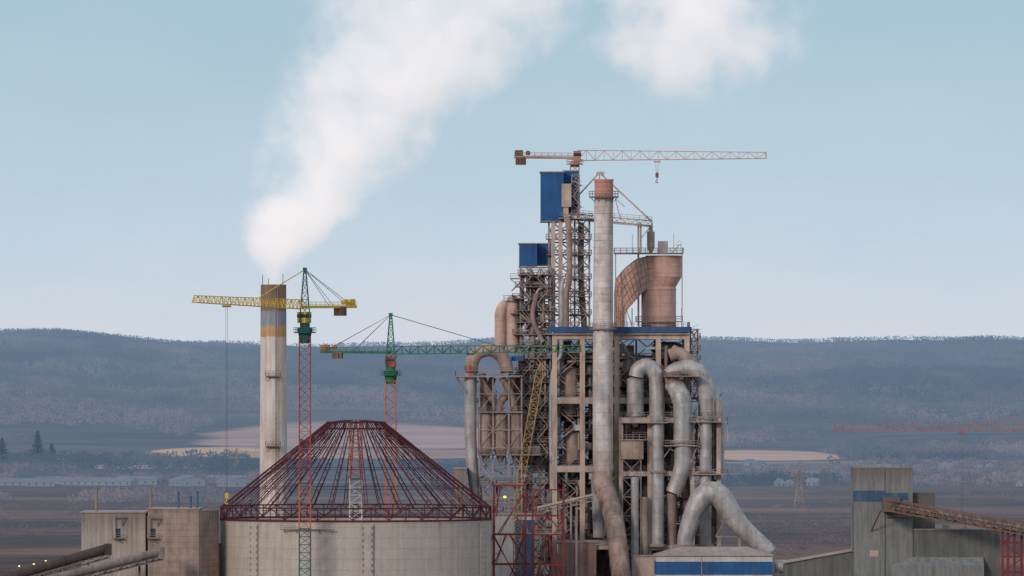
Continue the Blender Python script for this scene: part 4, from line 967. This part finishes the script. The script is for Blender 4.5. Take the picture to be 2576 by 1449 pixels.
def person(x,y,z,vm_,label):
    me=bpy.data.meshes.new('person')
    V=[(0,0,.95),(0,0,1.2),(0,0,1.42),(0,0,1.53),(0,-.02,1.66),(-.1,0,.9),(-.12,-.03,.5),(-.13,0,.06),(.1,0,.9),(.12,.02,.5),(.14,0,.06),(-.21,0,1.4),(-.28,-.05,1.12),(-.24,-.2,.92),(.21,0,1.4),(.29,-.03,1.12),(.27,-.12,.88),(-.13,-.16,.03),(.14,-.16,.03)]
    E=[(0,1),(1,2),(2,3),(3,4),(0,5),(5,6),(6,7),(0,8),(8,9),(9,10),(2,11),(11,12),(12,13),(2,14),(14,15),(15,16),(7,17),(10,18)]
    rad=[.14,.13,.13,.055,.1,.095,.07,.05,.095,.07,.05,.07,.05,.035,.07,.05,.035,.04,.04]
    me.from_pydata(V,E,[]);o=bpy.data.objects.new('person',me);COL.objects.link(o);me.materials.append(skin)
    o.location=(x,y,z);o.modifiers.new('s','SKIN')
    for i,r_ in enumerate(rad):
        try: me.skin_vertices[0].data[i].radius=(r_,r_)
        except Exception: pass
    props(o,label,'person');ss=o.modifiers.new('b','SUBSURF');ss.levels=1;ss.render_levels=1
    WO[o.name]=Vector((x,y,z))
    m=M();m.cyl((x,y,z+1.72),(x,y,z+1.84),.135,.06,n=12);m.cyl((x,y,z+1.70),(x,y,z+1.72),.17,.16,n=12);mk(m,'hard_hat',hel,o)
    m=M()
    m.tube([(x,y,z+.88),(x,y,z+1.2),(x,y,z+1.42),(x,y,z+1.5)],[.21,.2,.22,.09],n=12)
    for s_,hx in((-1,-.24),(1,.27)): m.tube([(x+s_*.15,y,z+1.42),(x+s_*.28,y-.04,z+1.12),(x+hx,y-.15,z+.95)],[.09,.075,.055],n=8)
    mk(m,'jacket',vm_,o)
    m=M()
    for s_ in(-1,1): m.cyl((x+s_*.135,y,z+.08),(x+s_*.1,y,z+.92),.085,.135,n=10)
    mk(m,'trousers',navy,o)
person(X(1406,yy),yy+1.5,Z(1345,yy)+.36,hiv,'worker in yellow hi-vis and helmet standing on the red frame')
person(X(1350,yy),yy+2.5,Z(1345,yy)+.36,orv,'worker in orange vest and helmet standing on the red frame')
t=thing('work_light','lit yellow green floodlight on a pole by the tower','floodlight',(X(1270,30),30,0))
m=M();m.cyl((X(1270,30),30,0),(X(1270,30),30,Z(1254,30)),.12,n=8);mk(m,'pole',midsteel,t)
m=M();m.obox((X(1270,30),29.9,Z(1250,30)),(.7,.3,.5));mk(m,'lamp_head',lampg,t)
# ------------------------------------------------------------------ BLUE / WHITE SHED
yy=8;t=thing('processing_shed','low shed with blue lower wall and pinkish grey roof','shed',(X(1800,yy),yy+10,0))
x0,x1=X(1650,yy),X(1943,yy);xm=X(1765,yy);zt=Z(1398,yy);zb=Z(1413,yy);zbb=Z(1446,yy)
m=M();m.box((x0,yy,zb),(x1,yy+20,zt));m.box((x0,yy,0),(x1,yy+20,zbb));mk(m,'wall',white,t)
m=M();m.box((x0-.03,yy-.03,zbb+.01),(x1+.03,yy+20,zb-.01));mk(m,'blue_band',blue,t)
m=M();zr=Z(1380,yy)+.2
m.add([(x0-.5,yy-.5,zt),(x1+.5,yy-.5,zt),(x1+.5,yy+20.5,zt),(x0-.5,yy+20.5,zt),(x0+6,yy+6,zr),(x1-6,yy+6,zr),(x1-6,yy+14,zr),(x0+6,yy+14,zr)],[(0,1,5,4),(1,2,6,5),(2,3,7,6),(3,0,4,7),(4,5,6,7),(0,3,2,1)]);mk(m,'roof',roofgrey,t)
m=M();m.box((xm-.1,yy-.12,0),(xm+.1,yy-.04,zt));mk(m,'corner_trim',roofgrey,t)
t=thing('storage_tank','small horizontal steel tank beside the shed','tank',(X(1965,12),14,Z(1450,12)))
m=M();m.cyl(P(1950,1425,12),P(1982,1425,12),1.6,n=20);m.cyl(P(1982,1425,12),P(1988,1425,12),1.6,.7,n=20);m.cyl(P(1962,1425,12),P(1964,1425,12),1.7,n=20);mk(m,'shell',ductm,t)
for u in(1956,1976): m=M();m.box((X(u,12)-.3,11,0),(X(u,12)+.3,13,Z(1436,12)));mk(m,'saddle',concrete,t)
building('service_block','low brown service block under the ducts',1400,1500,1365,38,46,brownclad,roofgrey)
building('service_block','low beige service block with flat roof behind the shed',1590,1700,1400,34,42,beige,roofgrey)
# ------------------------------------------------------------------ LEFT BUILDINGS
yy=-45
t=building('sheet_clad_building','pale grey sheet clad plant building with balcony',205,366,1290,yy,yy+22,cladA,roofgrey)
m=M();m.box((X(366,yy),yy+5,0),(X(392,yy),yy+20,Z(1292,yy)));mk(m,'side_bay',ductb,t)
def balcony(t,u,v0,v1,yy,mt=None):
    m=M();xx=X(u,yy);m.box((xx-1.3,yy-1.3,Z(v1,yy)-.3),(xx+1.3,yy-.02,Z(v1,yy)));m.rail([(xx-1.3,yy-1.3,Z(v1,yy)),(xx+1.3,yy-1.3,Z(v1,yy))],1.1);m.beam((xx-1.3,yy-1.3,Z(v1,yy)),(xx-1.3,yy-1.3,Z(v0,yy)),.2);m.beam((xx-1.5,yy-1.4,Z(v0,yy)),(xx+1.5,yy-1.4,Z(v0,yy)),.35);m.beam((xx+1.2,yy-1.4,Z(v0,yy)),(xx+1.2,yy-.02,Z(v0+25,yy)),.2);m.beam((xx-1.3,yy-1.3,Z(v1,yy)),(xx+1.3,yy-.02,Z(v1+15,yy)),.2);mk(m,'balcony',darksteel,t)
    m=M();m.box((xx-.6,yy-.06,Z(v1,yy)),(xx+.6,yy-.015,Z(v1,yy)+2.2));mk(m,'door',glass,t)
balcony(t,297,1298,1352,yy)
m=M();m.cyl((X(240,yy),yy+4,Z(1290,yy)),(X(240,yy),yy+4,Z(1230,yy)),.35,n=10);m.cyl((X(240,yy),yy+4,Z(1230,yy)),(X(240,yy),yy+4,Z(1227,yy)),.45,n=10);mk(m,'vent_pipe',cladA,t)
t=building('panelled_building','square brown panelled plant building with blue vents',372,500,1282,yy-6,yy+14,cladB,roofgrey)
yb=yy-6
m=M();x0=X(500,yb);m.add([(x0+.01,yb,0),(x0+4.6,yb+9,0),(x0+4.6,yb+9,Z(1284,yb)),(x0+.01,yb,Z(1284,yb)),(x0,yb+18,0),(x0,yb+18,Z(1284,yb))],[(0,1,2,3),(1,4,5,2),(3,2,5)]);mk(m,'angled_wing',cladB,t)
for u,v in((446,1242),(477,1252),(494,1240)):
    m=M();m.cyl((X(u,yb),yb+6,Z(1282,yb)),(X(u,yb),yb+6,Z(v,yb)),.28,n=10);m.cyl((X(u,yb),yb+6,Z(v,yb)),(X(u,yb),yb+6,Z(v-3,yb)),.42,n=10);mk(m,'vent_pipe',pipeblue,t)
m=M();m.cyl((X(375,yb),yb+10,Z(1282,yb)),(X(375,yb),yb+10,Z(1232,yb)),.35,n=10);mk(m,'vent_pipe',cladA,t)
balcony(t,385,1300,1352,yb)
building('concrete_annex','plain concrete annex tucked beside the round silo',540,556,1370,-34,-20,concrete,roofgrey)
def gallery(label,p,q_,r_,mt,legs):
    t=thing('conveyor_gallery',label,'conveyor',(min(p.x,q_.x),p.y,0),'covered conveyor galleries')
    m=M();m.tube([p,q_],r_,n=14,sub=1,joint=3,jr=1.04);mk(m,'belt_tube',mt,t)
    m=M();off=Vector((0,0,-r_));m.lattice(p+off*1.4,q_+off*1.4,1.6,1.6,r_*.8,r_*.8,bay=2.5,c=.22,d=.14);mk(m,'truss',darksteel,t)
    m=M();m.box((q_.x-.8,q_.y-1.6,q_.z-1.6),(q_.x+.8,q_.y+1.6,q_.z+1.2));mk(m,'head_chute',mt,t)
    for k in legs:
        c=p.lerp(q_,k);m=M();m.beam((c.x-.8,c.y,0),(c.x,c.y,c.z-r_*1.5),.4);m.beam((c.x+.8,c.y,0),(c.x,c.y,c.z-r_*1.5),.4);mk(m,'trestle',darksteel,t)
gallery('dark brown covered conveyor gallery running up to plant building',P(-60,1475,-75),P(272,1380,-60),1.25,galler,(.15,.5,.85))
gallery('grey covered conveyor gallery running up to panelled building',P(40,1480,-90),P(405,1388,-62),1.05,gallerl,(.2,.5,.85))
for u,v in((45,1424),(82,1419),(112,1411),(138,1406)):
    y_=300;x=X(u,y_);zz=Z(v,y_)
    t=thing('street_lamp','lit sodium street lamp on the dark plain','street lamp',(x,y_,0),'lit street lamps')
    m=M();m.cyl((x,y_,0),(x,y_,zz),.07,.05,n=6);m.beam((x,y_,zz),(x+.4,y_-.4,zz+.1),.08);mk(m,'pole',darksteel,t)
    m=M();m.loft([(x+.4,y_-.4,zz-.14,.1),(x+.4,y_-.4,zz,.26),(x+.4,y_-.4,zz+.16,.12)],12);mk(m,'lamp_head',lampm,t)
# ------------------------------------------------------------------ RIGHT BUILDINGS
yy=-50
t=building('transfer_tower','tall weathered grey transfer tower with faded blue band',2146,2296,1180,yy,yy+14,cladR,cladR,lip=.06)
m=M();m.box((X(2146,yy)-.04,yy-.04,Z(1262,yy)),(X(2226,yy),yy-.005,Z(1234,yy)));m.box((X(2226,yy)+.01,yy-.04,Z(1258,yy)),(X(2285,yy),yy-.005,Z(1240,yy)));mk(m,'blue_band',bluef,t)
m=M();m.rail([(X(2150,yy),yy+.5,Z(1177,yy)),(X(2240,yy),yy+.5,Z(1177,yy))],.7,.06);m.beam((X(2200,yy),yy+2,Z(1178,yy)),(X(2200,yy),yy+2,Z(1158,yy)),.15);m.beam((X(2194,yy),yy+2,Z(1162,yy)),(X(2206,yy),yy+2,Z(1162,yy)),.12);mk(m,'roof_rail',midsteel,t)
m=M();m.box((X(2188,yy),yy-.08,Z(1400,yy)),(X(2210,yy),yy-.01,Z(1385,yy)));mk(m,'vent_panel',beige,t)
for u,va in((2145,1265),(2226,1178)): m=M();m.beam((X(u,yy),yy-.12,Z(va,yy)),(X(u,yy),yy-.12,0),.14);mk(m,'drain_pipe',cladD,t)
m=M();m.box((X(2228,yy),yy-.9,Z(1300,yy)),(X(2296,yy),yy-.05,Z(1297,yy)));m.rail([(X(2228,yy),yy-.9,Z(1297,yy)),(X(2296,yy),yy-.9,Z(1297,yy))],1.1,.09);mk(m,'side_gallery',darksteel,t)
building('side_annex','narrow grey annex stepped against the transfer tower',2296.5,2352,1243,yy+2,yy+12,cladD,cladD,lip=.08)
t=building('crusher_hall','broad dark greenish crusher hall with flat roof',2300,2516,1334,yy-6,yy+1.5,cladD,cladR,lip=.1)
m=M();m.add([(X(2240,yy),yy-9,Z(1420,yy)),(X(2470,yy),yy-9,Z(1420,yy)),(X(2470,yy),yy-6.1,Z(1400,yy)),(X(2290,yy),yy-6.1,Z(1400,yy)),(X(2240,yy),yy-9,0),(X(2470,yy),yy-9,0)],[(0,1,2,3),(4,5,1,0)]);mk(m,'lean_to',cladR,t)
for u,w_,h_ in((2370,1.6,1.2),(2420,1.0,2.0),(2470,2.2,.9)):
    m=M();m.box((X(u,yy),yy-4,Z(1334,yy)+.3),(X(u,yy)+w_,yy-2,Z(1334,yy)+.3+h_));mk(m,'roof_vent',roofgrey,t)
t=thing('sloping_shed','long grey shed with gently sloping roof','shed',(X(2060,yy),yy+6,0))
m=M();x0,x1=X(1975,yy),X(2145,yy);za_,zb_=Z(1418,yy),Z(1388,yy)
m.add([(x0,yy+2,0),(x1,yy+2,0),(x1,yy+2,zb_),(x0,yy+2,za_),(x0,yy+14,0),(x1,yy+14,0),(x1,yy+14,zb_),(x0,yy+14,za_)],[(0,1,2,3),(1,5,6,2),(5,4,7,6),(4,0,3,7)]);mk(m,'wall',cladD,t)
m=M();m.beam(((x0-.5),yy+8,za_+.1),(x1,yy+8,zb_+.25),13,.3);mk(m,'roof',roofgrey,t)
t=thing('truss_conveyor','rusty steel truss conveyor bridge leaving the transfer tower','conveyor',(X(2400,-62),-62,0))
a=P(2232,1270,-58);b=P(2620,1338,-74)
m=M();m.lattice(a,b,2.4,2.4,2.6,2.6,bay=2.6,c=.34,d=.2);mk(m,'truss',rusttruss,t)
m=M();m.beam(a+Vector((0,0,-.6)),b+Vector((0,0,-.6)),1.5,.3);m.rail([a+Vector((0,-1.3,-.9)),b+Vector((0,-1.3,-.9))],1.1,.1);m.tube([a+Vector((0,0,.1)),b+Vector((0,0,.1))],.5,n=10,sub=1);mk(m,'belt',gallerl,t)
m=M();c=a;m.box((c.x-1,c.y-1.4,c.z-1.7),(c.x+3,c.y+7.9,c.z+1.8));mk(m,'head_chute',cladD,t)
m=M();m.beam(P(2192,1335,-50.3),P(2215,1285,-56),.3);mk(m,'brace',rusttruss,t)
t=thing('red_trestle','red oxide steel trestle carrying the conveyor bridge','trestle',(X(2550,-70),-68,0))
for u in(2522,2536,2552,2570):
    m=M();m.beam((X(u,-70),-70,0),(X(u,-70),-70,Z(1322,-70)),.6);m.beam((X(u,-66),-66,0),(X(u,-66),-66,Z(1322,-66)),.6);mk(m,'column',redsteel,t)
m=M()
for v in(1330,1365,1400,1440,1490): m.beam(P(2520,v,-70),P(2572,v,-70),.35);m.beam(P(2520,v,-66),P(2572,v,-66),.35)
for v in(1365,1440): m.beam(P(2522,v,-70),P(2570,v-35,-70),.25);m.beam(P(2570,v+35,-70),P(2522,v,-70),.25)
mk(m,'brace',redsteel,t)
print('objects',len(bpy.data.objects))
